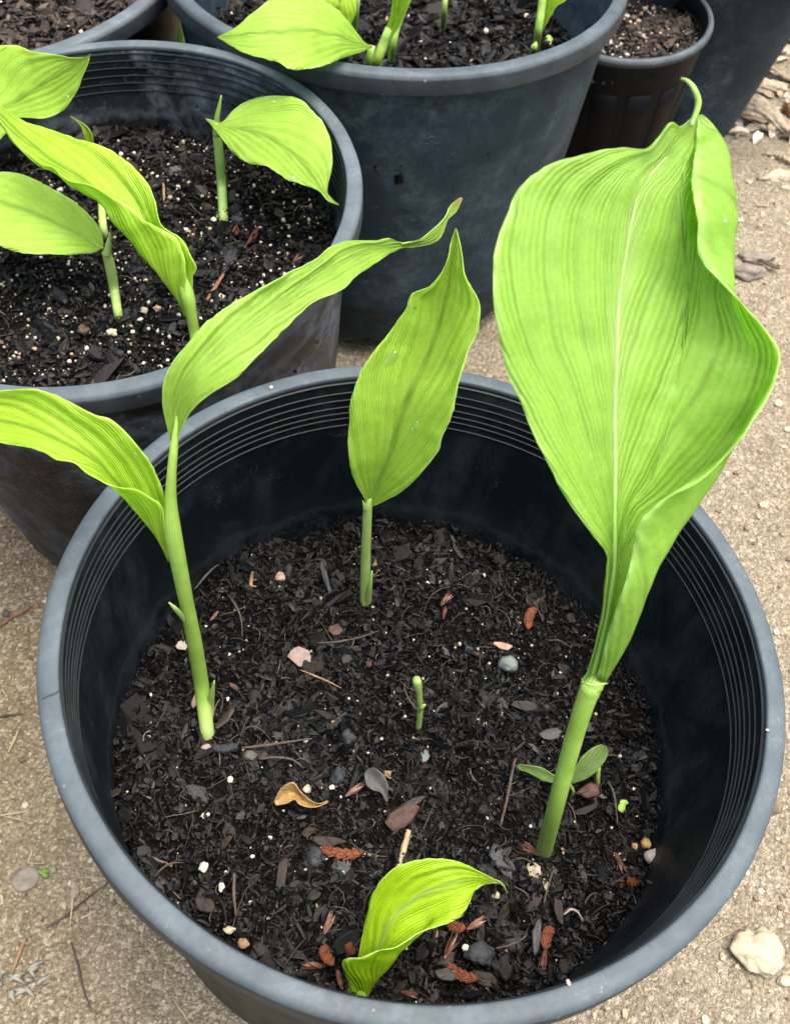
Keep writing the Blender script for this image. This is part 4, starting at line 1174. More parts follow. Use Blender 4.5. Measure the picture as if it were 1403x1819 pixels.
def flake(label, px, py, lpx, wpx, mk, how=PA, ang=0.0, seed=0, tilt=(0.1, 0.1), thick=0.12, name='bark_piece', cat='bark', lift=0.003, group=None, n=10, jag=0.2):
    c = at(px, py, how) if how else on_ground(px, py)
    d = (c - CAM).dot(_fw)
    L, Wd = lpx * d / F / 2, wpx * d / F / 2
    me = slab(seed + 40, n, thick, 1.0, jag)
    me.name = name
    me.materials.append(K[mk])
    o = link(name, me)
    o.rotation_euler = (tilt[0], tilt[1], -ang)
    o.scale = (L, Wd, max(L, Wd) * 0.6)
    o.location = c + Vector((0, 0, lift))
    return tag(o, label, cat, group)

def stick(label, pix, wpx, mk, how=PA, name='twig', cat='twig', lift=0.003, arch=0.0, sides=8, group=None, taper=0.5):
    P = []
    for i, (x, y) in enumerate(pix):
        p = at(x, y, how) if how else on_ground(x, y)
        t = i / (len(pix) - 1)
        P.append(p + Vector((0, 0, lift + arch * 4 * t * (1 - t))))
    d = (P[0] - CAM).dot(_fw)
    r = wpx * d / F / 2
    o = tube(name, None, P, [r * (1 - taper * abs(2 * i / (len(P) - 1) - 0.8)) for i in range(len(P))], K[mk], world=True, nseg=max(10, 4 * len(P)), sides=sides)
    v = o.data.vertices
    for x in v:
        x.co += Vector((mnoise.noise(x.co * 700), mnoise.noise(x.co * 700 + Vector((9, 0, 0))), mnoise.noise(x.co * 700 + Vector((0, 9, 0))))) * r * 0.35
    return tag(o, label, cat, group)

def catkin(label, x0, y0, x1, y1, wpx, how=PA, lift=0.005):
    a = at(x0, y0, how) + Vector((0, 0, lift)); b = at(x1, y1, how) + Vector((0, 0, lift))
    d = (a - CAM).dot(_fw); r0 = wpx * d / F / 2
    ax = (b - a); L = ax.length; ax.normalize()
    s = ax.cross(Vector((0, 0, 1))).normalized(); u = s.cross(ax)
    nl, na = 46, 18
    v, f = [], []
    for i in range(nl + 1):
        t = i / nl
        env = min(1, (t * 5) ** 0.5 if t < 0.2 else 1) * min(1, ((1 - t) * 6) ** 0.5 if t > 0.83 else 1) * 0.9
        bend = 0.10 * L * math.sin(t * 3.1)
        for k in range(na):
            th = 2 * math.pi * k / na
            bumpy = abs(math.sin(t * 34 + (k % 2) * 1.57)) * abs(math.cos(th * 4.5 + (int(t * 11) % 2) * 1.57))
            rr = r0 * env * (0.68 + 0.48 * bumpy) + 0.0002
            v.append(a + ax * (L * t - rr * 0.4 * bumpy) + s * (rr * math.cos(th) + bend) + u * rr * math.sin(th))
    for i in range(nl):
        for k in range(na):
            j = (k + 1) % na
            f.append((i * na + k, i * na + j, (i + 1) * na + j, (i + 1) * na + k))
    f.append(tuple(range(na - 1, -1, -1))); f.append(tuple(nl * na + k for k in range(na)))
    o = link('catkin', mesh('catkin', v, f), None, K['catkin'], False)
    return tag(o, label, 'catkin', 'fallen red-brown catkins')

def scale_mesh(mk):
    v, f = [], []
    for i in range(7):
        t = i / 6
        w_ = 0.26 * math.sin(math.pi * min(1, t * 0.85 + 0.12)) ** 0.8 * (1 - t ** 4)
        zc = 0.16 * math.sin(t * 2.2)
        v += [(t, -w_, zc), (t, 0, zc + w_ * 0.45 + 0.01), (t, w_, zc), (t, 0, zc - 0.012 + w_ * 0.35)]
    for i in range(6):
        b = i * 4
        f += [(b, b + 1, b + 5, b + 4), (b + 1, b + 2, b + 6, b + 5), (b + 2, b + 3, b + 7, b + 6), (b + 3, b, b + 4, b + 7)]
    f += [(3, 2, 1, 0), (24, 25, 26, 27)]
    me = mesh('scale', v, f); me.materials.append(K[mk])
    return me
SCALE = {k: scale_mesh(k) for k in ('bud', 'pinkbud')}

def bud(label, x0, y0, x1, y1, wpx, mk='bud', how=PA, lift=0.005, n=9, seed=0, spread=0.4):
    a = at(x0, y0, how) + Vector((0, 0, lift)); b = at(x1, y1, how) + Vector((0, 0, lift))
    ax = b - a; L = ax.length
    t = thing('bud', label, 'bud', 'fallen bud scales')
    q = ax.to_track_quat('X', 'Z')
    t.location = a; t.rotation_euler = q.to_euler()
    rr = random.Random(seed)
    d = (a - CAM).dot(_fw); wd = wpx * d / F
    for k in range(n):
        o = link('scale', SCALE[mk], t)
        th = 2 * math.pi * k / n + rr.uniform(-.2, .2)
        s0 = (k % 3) / 3 * 0.45
        o.location = (L * s0, 0, 0)
        o.rotation_euler = (th, -spread * rr.uniform(0.4, 1.1), rr.uniform(-.2, .2))
        s = L * (1 - s0) * rr.uniform(0.8, 1.08)
        o.scale = (s, wd * rr.uniform(0.8, 1.3), s * 0.55)
    core = tube('core', t, [(0, 0, 0), (L * 0.3, 0, 0), (L * 0.6, 0, 0)], [wd * 0.16, wd * 0.26, wd * 0.1], K[mk], world=True, nseg=8, sides=8)
    return t

# front pot: the things one can pick out on the soil
flake('flat pinkish stone flake by the twig behind the tiny sprout', 532, 1173, 42, 34, 'pinkstone', ang=0.6, seed=1, name='stone_flake', cat='stone', thick=0.16, lift=0.006)
pebble('dark earth clod touching the pinkish stone flake', 553, 1187, 36, 30, 'clod', seed=2, name='soil_clod', cat='clod', rough=0.4)
pebble('grey-green pebble behind the middle of the soil', 902, 1183, 34, 30, 'greenstone', seed=3, ang=0.5, flat=0.7)
flake('peach wood flake just behind the grey-green pebble', 893, 1153, 36, 14, 'peach', ang=0.15, seed=2, name='wood_flake', cat='wood', lift=0.005)
pebble('charcoal oval pebble beside the longest red catkin', 558, 1526, 31, 38, 'darkstone', seed=5, flat=0.6)
pebble('lumpy brown pebble below the longest red catkin', 607, 1545, 36, 30, 'greystone', seed=6, rough=0.3)
pebble('pale grey rounded pebble below the tiny sprout', 754, 1345, 17, 24, 'greenstone', seed=7, ang=0.3)
pebble('tan pebble at the foot of the tallest plant', 950, 1549, 34, 26, 'cream', seed=8, ang=0.2, rough=0.3, sink=0.1)
pebble('pale pinkish-white split pebble against the right wall', 1160, 1527, 33, 31, 'shell', seed=9, rough=0.25, flat=0.75)
pebble('gold-brown round pebble above the split pebble', 1147, 1500, 18, 20, 'gold', seed=10)
pebble('small gold pebble left of the gold-brown round one', 1127, 1504, 11, 12, 'gold', seed=11)
pebble('peach cube-like pebble in the back left of the soil', 498, 1027, 18, 18, 'peach', seed=12, rough=0.3)
pebble('tan pebble behind the upright stem', 665, 1002, 12, 16, 'tan', seed=13)
pebble('blue-grey flat stone left of the long twig', 400, 1332, 46, 18, 'bluestone', seed=14, ang=-0.1, flat=0.8, rough=0.3)
pebble('grey stone right of the blue-grey flat stone', 445, 1345, 24, 18, 'greystone', seed=15, rough=0.3)
pebble('brownish round stone left of the blue-grey flat stone', 366, 1331, 20, 16, 'pinkstone', seed=35, rough=0.2)
pebble('blue-grey angular stone near the front right of the curled leaf', 853, 1697, 54, 40, 'bluestone', seed=16, rough=0.35, flat=0.5)
pebble('shiny black stone left of the dark grey leaf fragment', 602, 1381, 26, 34, 'bluestone', seed=17, rough=0.35)
pebble('dark blue stone above the shiny black stone', 618, 1310, 28, 26, 'bluestone', seed=18, rough=0.35)
pebble('tan square crumb behind the dark grey leaf fragment', 687, 1376, 15, 14, 'tan', seed=19, rough=0.35)
pebble('pinkish pebble just left of the forked plant base', 346, 1246, 10, 28, 'peach', seed=20)
flake('white torn flake beside the forked stem', 325, 1155, 22, 16, 'shell', ang=0.4, seed=5, name='flake', cat='flake', lift=0.006)
pebble('largest white perlite lump at the left front', 362, 1542, 16, 21, 'perlite', seed=21, rough=0.35, name='perlite_lump', cat='perlite', group='perlite lumps')
pebble('cream perlite lump near the front left rim', 394, 1577, 10, 15, 'perlite', seed=22, rough=0.35, name='perlite_lump', cat='perlite', group='perlite lumps')
pebble('perlite lump behind the blue-grey angular stone', 827, 1686, 14, 14, 'perlite', seed=23, rough=0.35, name='perlite_lump', cat='perlite', group='perlite lumps')
pebble('white perlite lump on the end of the longest catkin', 645, 1521, 11, 13, 'perlite', seed=24, rough=0.35, name='perlite_lump', cat='perlite', group='perlite lumps')
pebble('white perlite lump left of the yellow leaf', 409, 1386, 10, 13, 'perlite', seed=25, rough=0.35, name='perlite_lump', cat='perlite', group='perlite lumps')
pebble('perlite lump below the yellow leaf, left', 362, 1451, 12, 11, 'perlite', seed=26, rough=0.35, name='perlite_lump', cat='perlite', group='perlite lumps')
pebble('cream double lump by the front left rim', 408, 1653, 20, 12, 'cream', seed=27, rough=0.5, name='perlite_lump', cat='perlite', group='perlite lumps')
pebble('orange-brown round crumb by the front left rim', 432, 1678, 19, 19, 'tan', seed=28, rough=0.3)
pebble('tan crumb by the tip of the curled leaf', 880, 1592, 14, 13, 'cream', seed=29, rough=0.3)
pebble('slim tan seed right of the curled leaf tip', 969, 1574, 10, 25, 'cream', seed=30, ang=-0.2, rough=0.2, name='seed', cat='seed')
pebble('small cream seed near the right front', 1072, 1577, 10, 22, 'cream', seed=31, ang=0.5, rough=0.25, name='seed', cat='seed')
pebble('orange-tan stone under the edge of the curled leaf', 771, 1660, 15, 14, 'tan', seed=32, rough=0.3)
pebble('lumpy black clod beside the front right catkin', 893, 1722, 34, 34, 'clod', seed=33, rough=0.5, name='soil_clod', cat='clod')
pebble('cream round grain below the dark grey leaf fragment', 590, 1400, 10, 10, 'perlite', seed=34, name='perlite_lump', cat='perlite', group='perlite lumps')
pebble('tan crumb right of the yellow leaf', 546, 1403, 14, 15, 'cream', seed=36, rough=0.3)
flake('large brown bark piece in front of the dark grey leaf fragment', 714, 1458, 74, 34, 'redbark', ang=-0.62, seed=3, lift=0.007, thick=0.2, jag=0.14)
flake('dark slab of bark just behind the large brown piece', 730, 1432, 62, 14, 'char', ang=-0.55, seed=9, lift=0.004)
flake('dark reddish bark strip behind the longest catkin', 580, 1499, 62, 18, 'brownbark', ang=0.02, seed=4, lift=0.005)
flake('upright brown wood shard left of the charcoal pebble', 502, 1556, 18, 60, 'brownbark', ang=0.08, seed=6, lift=0.005)
flake('orange bark stick against the left wall', 203, 1446, 14, 42, 'tan', ang=-0.1, seed=7, lift=0.006, thick=0.3)
flake('long charred sliver at the back, left of the upright stem', 578, 1034, 74, 12, 'bluebark', ang=1.25, seed=8, lift=0.007, thick=0.14)
flake('brown crumpled bark under the grey-green weed', 1043, 1413, 44, 24, 'redbark', ang=-0.1, seed=10, lift=0.007, thick=0.4, jag=0.3)
flake('black charred slab in front of the tallest plant', 890, 1535, 30, 66, 'bluebark', ang=-0.6, seed=11, lift=0.006)
flake('big dark slab right of the front catkins', 790, 1737, 50, 26, 'char', ang=0.1, seed=12, lift=0.006, thick=0.25)
flake('blue-black wedge of bark left of the front right catkin', 951, 1672, 18, 62, 'bluebark', ang=0.1, seed=13, lift=0.006)
flake('greyish brown shard above the front right catkin', 990, 1622, 16, 46, 'brownbark', ang=-0.15, seed=14, lift=0.006)
flake('forked blue-grey bark chip left of the thick stem', 977, 1310, 42, 22, 'bluebark', ang=-0.25, seed=15, lift=0.006)
flake('brown leaf-like chip by the right front rim', 1075, 1691, 18, 24, 'redbark', ang=0.2, seed=16, lift=0.006)
flake('dark blocky chip near the left front rim', 366, 1612, 38, 26, 'brownbark', ang=0.35, seed=17, lift=0.005, thick=0.3)
flake('brown round chip in the back left of the soil', 596, 1125, 24, 22, 'redbark', ang=0.1, seed=18, lift=0.005, group=None)
leaf_t = thing('dry_leaf', 'curled yellow dead leaf left of the middle of the soil', 'leaf')
zz2 = at(530, 1412, PA).z
Z2 = lambda v: ('z', zz2 + v)
leaf('blade', leaf_t, [[(486, 1424), (500, 1400), (520, 1390), (532, 1404), (548, 1420), (566, 1428), (583, 1422)], [(488, 1428), (502, 1416), (520, 1408), (532, 1418), (546, 1428), (564, 1431), (583, 1424)],
     [(490, 1432), (510, 1428), (524, 1420), (530, 1428), (545, 1434), (562, 1434), (583, 1426)]], [Z2(0.006), Z2(0.014), Z2(0.010), Z2(0.008)], K['yellowleaf'], [-0.004, 0.003, -0.003], n=30, m=6)
pebble('yellow berry-like husk on the end of the curled dead leaf', 508, 1414, 22, 22, 'yellowleaf', seed=41, name='husk', cat='husk', sink=-0.4)
leaf_t = thing('dry_leaf', 'dark grey leathery leaf fragment in the middle of the soil', 'leaf')
leaf('blade', leaf_t, [[(650, 1368), (664, 1364), (680, 1376), (688, 1395), (688, 1422)], [(648, 1372), (660, 1380), (672, 1392), (680, 1404), (688, 1423)], [(647, 1376), (650, 1394), (662, 1404), (676, 1408), (686, 1424)]],
     [Z2(0.008), Z2(0.012), Z2(0.008)], K['greyleaf'], [-0.003, 0.0, -0.003], n=26, m=6)
stick('long straight brown twig across the middle left of the soil', [(430, 1332), (470, 1328), (510, 1322), (555, 1316)], 6, 'twig')
stick('short grey twig below the long straight twig', [(460, 1352), (490, 1352), (520, 1356), (540, 1368)], 5, 'twig', arch=0.003)
stick('thin arched rootlet above the long straight twig', [(426, 1307), (446, 1300), (466, 1306), (484, 1321)], 2.2, 'twig', arch=0.006)
stick('tan broken stick in front of the large brown bark piece', [(726, 1478), (720, 1500), (714, 1522), (706, 1545)], 12, 'straw', sides=6, taper=0.2)
stick('pale thin twig beside the pinkish stone flake', [(534, 1194), (556, 1207), (580, 1217), (606, 1226)], 4, 'tan', arch=0.004)
stick('curved black twig behind the pinkish stone flake', [(563, 1146), (600, 1148), (640, 1140), (674, 1124)], 4, 'twig', arch=0.004)
stick('long dark root in the back left of the soil', [(405, 1060), (420, 1085), (430, 1110), (431, 1136)], 4, 'twig', arch=0.005)
stick('crooked dark twig right of the upright stem', [(678, 1003), (694, 1006), (712, 1014), (728, 1022)], 4, 'twig')
stick('short brown stick left of the curved black twig', [(388, 1090), (382, 1098), (374, 1106)], 7, 'redtwig')
stick('pale bent stick by the back left wall', [(449, 1020), (447, 1034), (446, 1044), (455, 1046)], 8, 'tan')
stick('straight dark stick in the front left of the soil', [(417, 1555), (416, 1580), (417, 1605), (420, 1630)], 6, 'twig', taper=0.2)
stick('black bent stick left of the curled leaf', [(622, 1564), (640, 1576), (655, 1584)], 8, 'char', taper=0.2)
stick('thin twig left of the front rim, curved', [(275, 1562), (290, 1550), (308, 1540), (328, 1536)], 4, 'twig', arch=0.004)
stick('dark wavy twig near the front right, by the blue stone', [(880, 1688), (905, 1684), (925, 1674), (936, 1662)], 5, 'twig', arch=0.003)
stick('pale forked twig right of the black bark wedge', [(1000, 1628), (1012, 1621), (1024, 1626), (1034, 1640)], 5, 'shell', arch=0.003)
stick('dark leaning twig right of the weed', [(1079, 1392), (1088, 1412), (1093, 1440), (1095, 1468)], 5, 'twig')
stick('long dark twig left of the thick stem', [(914, 1352), (906, 1390), (898, 1430), (888, 1470)], 6, 'twig', taper=0.2)
stick('sliver of bark against the back left wall', [(347, 1050), (366, 1030), (384, 1012), (398, 1003)], 5, 'twig', arch=0.002)
catkin('longest red catkin lying left of the curled leaf', 572, 1511, 645, 1520, 21)
catkin('red catkin close to the near rim left of the curled leaf', 575, 1684, 592, 1720, 20)
catkin('short catkin end beside the curled leaf base', 618, 1680, 628, 1700, 18)
catkin('catkin half hidden under the curled leaf edge', 795, 1644, 826, 1654, 20)
catkin('orange-red catkin below the curled leaf', 794, 1718, 846, 1745, 20)
catkin('red catkin in the front right of the soil', 978, 1652, 966, 1692, 20)
catkin('small catkin by the right wall', 1112, 1568, 1141, 1569, 15)
catkin('dull red catkin at the back right', 949, 1086, 936, 1124, 17)
bud('pink spiky bud left of the curled leaf', 576, 1664, 594, 1628, 15, 'pinkbud', seed=1, n=11)
bud('brown bud cluster at the near rim', 572, 1722, 536, 1722, 15, seed=2)
bud('red-brown open bud against the near rim', 600, 1728, 608, 1766, 16, seed=3)
bud('dark pinkish bud below the curled leaf edge', 788, 1708, 814, 1668, 18, 'bud', seed=4)
bud('brown scaly bud beside the half hidden catkin', 828, 1656, 860, 1640, 14, 'pinkbud', seed=5)
bud('brown bud joined to the front right catkin', 968, 1690, 954, 1728, 14, seed=6)
bud('red bud by the right wall', 1090, 1520, 1106, 1560, 15, seed=7)
bud('orange-red bud left of the small catkin', 1116, 1572, 1084, 1580, 12, seed=8)
bud('red-brown bud at the foot of the tallest plant', 960, 1526, 920, 1508, 13, seed=9)
bud('dark red bud in front of the dark grey leaf fragment', 614, 1420, 646, 1398, 11, 'pinkbud', seed=10)
bud('red scaly bud at the back of the soil', 782, 1082, 802, 1064, 12, seed=11)
bud('thin red scales below the red scaly bud', 786, 1106, 792, 1084, 9, seed=12, n=5)
bud('orange bud at the front rim right of the curled leaf', 712, 1766, 742, 1776, 12, seed=13)

# left pot: a few things on the soil
stick('brown splinter in the left pot beside the half-rolled leaf', [(368, 538), (380, 520), (392, 500), (404, 484)], 8, 'redtwig', how=PB)
stick('upright tan splinter in the left pot', [(291, 330), (292, 345), (292, 362)], 5, 'tan', how=PB)
bud('red bark strip in the left pot', 458, 412, 450, 450, 14, 'bud', how=PB, seed=21, n=6)
bud('small red scale left of the red bark strip', 422, 408, 420, 428, 10, 'bud', how=PB, seed=22, n=5)
bud('red scales by the right wall of the left pot', 520, 478, 540, 462, 10, 'bud', how=PB, seed=23, n=6)
for i, (lb, x, y, s, mk) in enumerate([
        ('largest white perlite lump in the left pot', 391, 530, 17, 'perlite'), ('pink crumb left of the half-rolled stem', 280, 549, 13, 'peach'), ('tan crumb beside the pink crumb', 256, 553, 14, 'cream'),
        ('white perlite lump right of the tall thin stem base', 425, 358, 11, 'perlite'), ('round pale perlite lump by the left edge of the frame', 6, 456, 16, 'cream'), ('pale pebble by the near rim of the left pot', 200, 593, 17, 'cream'),
        ('white perlite lump below the tall thin stem', 380, 391, 10, 'perlite'), ('brown bark crumb in the left pot', 148, 588, 22, 'redbark'), ('tan lump at the frame edge in the left pot', 8, 510, 18, 'cream'),
        ('grey-brown clod at the back of the left pot', 312, 308, 24, 'greystone'), ('white perlite lump near the back wall of the left pot', 470, 327, 10, 'perlite'), ('dark round clod right of the tall thin stem', 423, 394, 22, 'darkstone')]):
    pebble(lb, x, y, s, s * 0.9, mk, how=PB, seed=50 + i, rough=0.35, name='perlite_lump' if mk == 'perlite' else 'pebble', cat='perlite' if mk == 'perlite' else 'stone')
PG = ('p', (G.c - G.n * 0.019, G.n))
flake('reddish bark lump in the back left pot', 118, 2, 40, 22, 'redbark', how=PG, seed=31, lift=0.008, thick=0.3)
flake('reddish bark lump right of the first in the back left pot', 168, 0, 40, 20, 'redbark', how=PG, seed=32, lift=0.008, thick=0.3)

# ------------------------------------------------------------------ on the ground
def ground_grit():
    rl = np.random.default_rng(21)
    n = 16000
    x = rl.uniform(-0.55, 0.75, n); y = rl.uniform(0.02, 1.75, n)
    keep = np.ones(n, bool)
    for P_ in (A, B, C, D, E_, G):
        b = P_.mw.translation
        keep &= np.hypot(x - b.x, y - b.y) > P_.rb + 0.003
    x, y = x[keep], y[keep]; n = len(x)
    L = 0.00115 * np.exp(rl.normal(0, 0.5, n))
    k = len(ICO_V)
    S = L[:, None] * (0.6 + 0.8 * rl.random((n, 3)))
    V = ICO_V[None] * (1 + rl.normal(0, 0.13, (n, k, 1))) * S[:, None]
    P_ = V + np.stack([x, y, ground_z(x, y) + L * 0.25], 1)[:, None]
    pal = np.array([(0.34, 0.28, 0.19), (0.24, 0.19, 0.125), (0.42, 0.36, 0.26), (0.16, 0.12, 0.08), (0.47, 0.42, 0.32), (0.28, 0.235, 0.17)])
    c = pal[rl.integers(0, len(pal), n)] * np.exp(rl.normal(0, 0.15, (n, 1)))
    c *= np.where(x < -0.1, 0.8, 1.0)[:, None]  # left grit darkened too, following the shade put into the ground colour
    F_ = (np.arange(n)[:, None, None] * k + ICO_F[None]).reshape(-1, 3)
    b1 = (P_.reshape(-1, 3), F_, np.repeat(c, k, 0))
    # chaff: short flat straws
    v, f, cc = [], [], []
    for i in range(2600):
        px, py = rl.uniform(-0.55, 0.75), rl.uniform(0.02, 1.75)
        if any(math.hypot(px - q.mw.translation.x, py - q.mw.translation.y) < q.rb + 0.006 for q in (A, B, C, D, E_, G)):
            continue
        a = rl.random() * 6.283; Ls = 0.0045 * math.exp(rl.normal(0, 0.55)); ww = 0.0005 * math.exp(rl.normal(0, 0.4)); cv = rl.normal(0, 0.5)
        bse = len(v)
        for q in range(4):
            t = q / 3
            qx = px + Ls * (t - .5) * math.cos(a + cv * t); qy = py + Ls * (t - .5) * math.sin(a + cv * t)
            qz = float(ground_z(qx, qy)) + 0.0012
            v += [(qx - math.sin(a) * ww, qy + math.cos(a) * ww, qz), (qx + math.sin(a) * ww, qy - math.cos(a) * ww, qz), (qx, qy, qz + ww)]
        for q in range(3):
            for e in range(3):
                f.append((bse + q * 3 + e, bse + q * 3 + (e + 1) % 3, bse + q * 3 + 3 + (e + 1) % 3, bse + q * 3 + 3 + e))
        col = np.array([(0.42, 0.34, 0.22), (0.25, 0.18, 0.11), (0.14, 0.10, 0.07), (0.50, 0.43, 0.30)][rl.integers(0, 4)])
        cc += [col] * 12
    b2 = (np.array(v), np.array(f), np.array(cc))
    o = joined('ground_grit', [b1, b2], None, MAT_GRIT)
    tag(o, 'fine grit and chaff strewn over the dirt', 'grit')
ground_grit()

pebble('pale heart-shaped pebble on the dirt at the lower right', 1346, 1694, 84, 76, 'cream', how=None, seed=60, rough=0.3, flat=0.42, ang=0.5, sink=0.4, sub=4)
flake('small brown flake touching the heart-shaped pebble', 1366, 1730, 22, 12, 'redbark', how=None, seed=61, ang=-0.4)
pebble('pale stone at the frame edge below the heart-shaped pebble', 1393, 1745, 26, 20, 'cream', how=None, seed=62, rough=0.3)
pebble('shaggy dark clod on the dirt right of the tallest leaf', 1322, 486, 58, 32, 'dirtstone', how=None, seed=63, rough=0.5, name='soil_clod', cat='clod')
pebble('brown clod behind the shaggy dark clod', 1342, 462, 52, 22, 'dirtstone', how=None, seed=64, rough=0.5, name='soil_clod', cat='clod')
flake('bark scrap beside the shaggy dark clod', 1364, 478, 46, 9, 'redbark', how=None, seed=65, ang=0.5, lift=0.008)
pebble('pale rock at the top right by the back pot', 1368, 48, 36, 26, 'cream', how=None, seed=66, rough=0.3)
pebble('small pale rock below the top right rock', 1392, 92, 30, 16, 'shell', how=None, seed=67, rough=0.3)
pebble('white pebble on the dirt left of the front pot', 66, 1046, 10, 7, 'cream', how=None, seed=68)
pebble('grey pebble on the dirt by the red twig', 12, 1092, 14, 14, 'greystone', how=None, seed=69)
pebble('small grey stone on the lower left dirt', 94, 1547, 16, 14, 'dirtstone', how=None, seed=70)
pebble('flat grey stone half buried at the lower left', 46, 1562, 46, 44, 'dirtstone', how=None, seed=71, flat=0.2, sink=0.75)
pebble('tiny stone under the long brown twig', 152, 1614, 14, 11, 'dirtstone', how=None, seed=72)
pebble('second tiny stone right of the one under the long brown twig', 174, 1612, 14, 11, 'dirtstone', how=None, seed=73)
def ground_leaf(label, cols, mk, lift):
    t = thing('dry_leaf', label, 'leaf', 'dry leaves on the dirt')
    mid = cols[len(cols) // 2]
    base = [on_ground(x, y).z for x, y in (mid[0], mid[len(mid) // 2], mid[-1])]
    leaf('blade', t, cols, [('z', b + h) for b, h in zip(base, lift)], K[mk], [[0.004, 0.004, 0.006], 0.0, [0.006, 0.003, 0.006]], n=34, m=7, ripple=0.0025, thick=0.0008)
ground_leaf('large curled beige dry leaf beside the back right pot', [[(1278, 200), (1300, 180), (1330, 168), (1352, 170), (1375, 186), (1400, 225)], [(1280, 206), (1305, 196), (1335, 184), (1360, 192), (1382, 210), (1400, 232)], [(1284, 209), (1310, 206), (1340, 206), (1362, 212), (1382, 228), (1398, 238)]], 'dryleaf', (0.014, 0.055, 0.020))
ground_leaf('ragged dry leaf behind the large curled one', [[(1310, 150), (1340, 138), (1370, 140), (1398, 150)], [(1312, 156), (1342, 148), (1370, 150), (1398, 158)], [(1315, 162), (1342, 160), (1370, 162), (1396, 166)]], 'dryleaf', (0.006, 0.016, 0.008))
ground_leaf('flat pale leaf scrap at the right edge', [[(1352, 318), (1370, 304), (1392, 300), (1420, 306)], [(1354, 318), (1374, 314), (1394, 312), (1420, 316)], [(1358, 319), (1378, 322), (1398, 326), (1420, 328)]], 'dryleaf', (0.004, 0.008, 0.006))
ground_leaf('thin leaf strip above the flat pale scrap', [[(1360, 268), (1385, 270), (1420, 290)], [(1361, 273), (1386, 278), (1420, 298)], [(1362, 278), (1388, 286), (1420, 306)]], 'dryleaf', (0.004, 0.010, 0.006))
ground_leaf('yellow leaf corner at the right edge beside the curled leaf', [[(1388, 188), (1402, 182), (1425, 180)], [(1390, 192), (1404, 192), (1425, 194)], [(1392, 196), (1404, 206), (1425, 212)]], 'yellowleaf', (0.02, 0.028, 0.02))
ground_leaf('small bent brown leaf by the back right pot', [[(1318, 120), (1330, 104), (1345, 100)], [(1320, 122), (1332, 112), (1347, 106)], [(1322, 126), (1335, 122), (1350, 112)]], 'brownleaf', (0.006, 0.02, 0.01))
for lb, pix, w_, mk in [
        ('grey stick lying among the litter at the top right', [(1340, 72), (1370, 66), (1410, 56)], 8, 'lichen'),
        ('second grey stick under the first at the top right', [(1335, 84), (1370, 78), (1410, 74)], 5, 'twig'),
        ('pale stalk beside the back right pot', [(1336, 68), (1352, 92), (1372, 108)], 4, 'straw'),
        ('green stalk at the top right corner', [(1362, 10), (1384, 20), (1410, 32)], 5, 'clover'),
        ('short twig near the large curled leaf', [(1300, 160), (1318, 161), (1334, 162)], 6, 'twig'),
        ('thin straw left of the white speck on the right dirt', [(1342, 366), (1356, 367), (1372, 367)], 3, 'straw'),
        ('red twig on the dirt at the left edge', [(-6, 1120), (20, 1100), (40, 1090), (58, 1080)], 6, 'redtwig'),
        ('pale straw on the dirt left of the front pot', [(34, 1300), (26, 1318), (16, 1338)], 6, 'straw'),
        ('dark stick on the dirt left of the front pot', [(-6, 1276), (20, 1272), (42, 1270)], 5, 'twig'),
        ('long pale straw at the left edge', [(-6, 1452), (20, 1448), (56, 1442)], 4, 'straw'),
        ('second straw crossing the long pale one', [(8, 1452), (28, 1456), (52, 1462)], 3, 'straw'),
        ('bent straw on the lower left dirt', [(58, 1512), (56, 1522), (52, 1534), (78, 1536)], 4, 'straw'),
        ('upright straw on the lower left dirt', [(133, 1572), (130, 1600), (126, 1645)], 5, 'straw'),
        ('long brown twig running under the front pot rim', [(84, 1650), (120, 1628), (150, 1602), (192, 1570)], 5, 'twig'),
        ('tan wood sliver at the lower left', [(46, 1668), (34, 1700), (20, 1738)], 7, 'tan'),
        ('thin dark vine at the lower left', [(128, 1676), (140, 1720), (148, 1755), (164, 1800)], 5, 'twig'),
        ('slim straw near the bottom edge, left', [(124, 1760), (120, 1790)], 3, 'straw'),
        ('straw beside the pot wall at the bottom edge', [(308, 1776), (322, 1796), (340, 1822)], 4, 'straw'),
        ('thin pale straw on the dirt right of the front pot', [(1252, 1684), (1290, 1662), (1330, 1640)], 2.5, 'straw'),
        ('brown curl of straw on the left dirt', [(50, 1174), (57, 1186), (56, 1198)], 3, 'straw')]:
    stick(lb, pix, w_, mk, how=None, lift=0.002, name='straw' if mk == 'straw' else 'twig', cat='straw' if mk == 'straw' else 'twig')
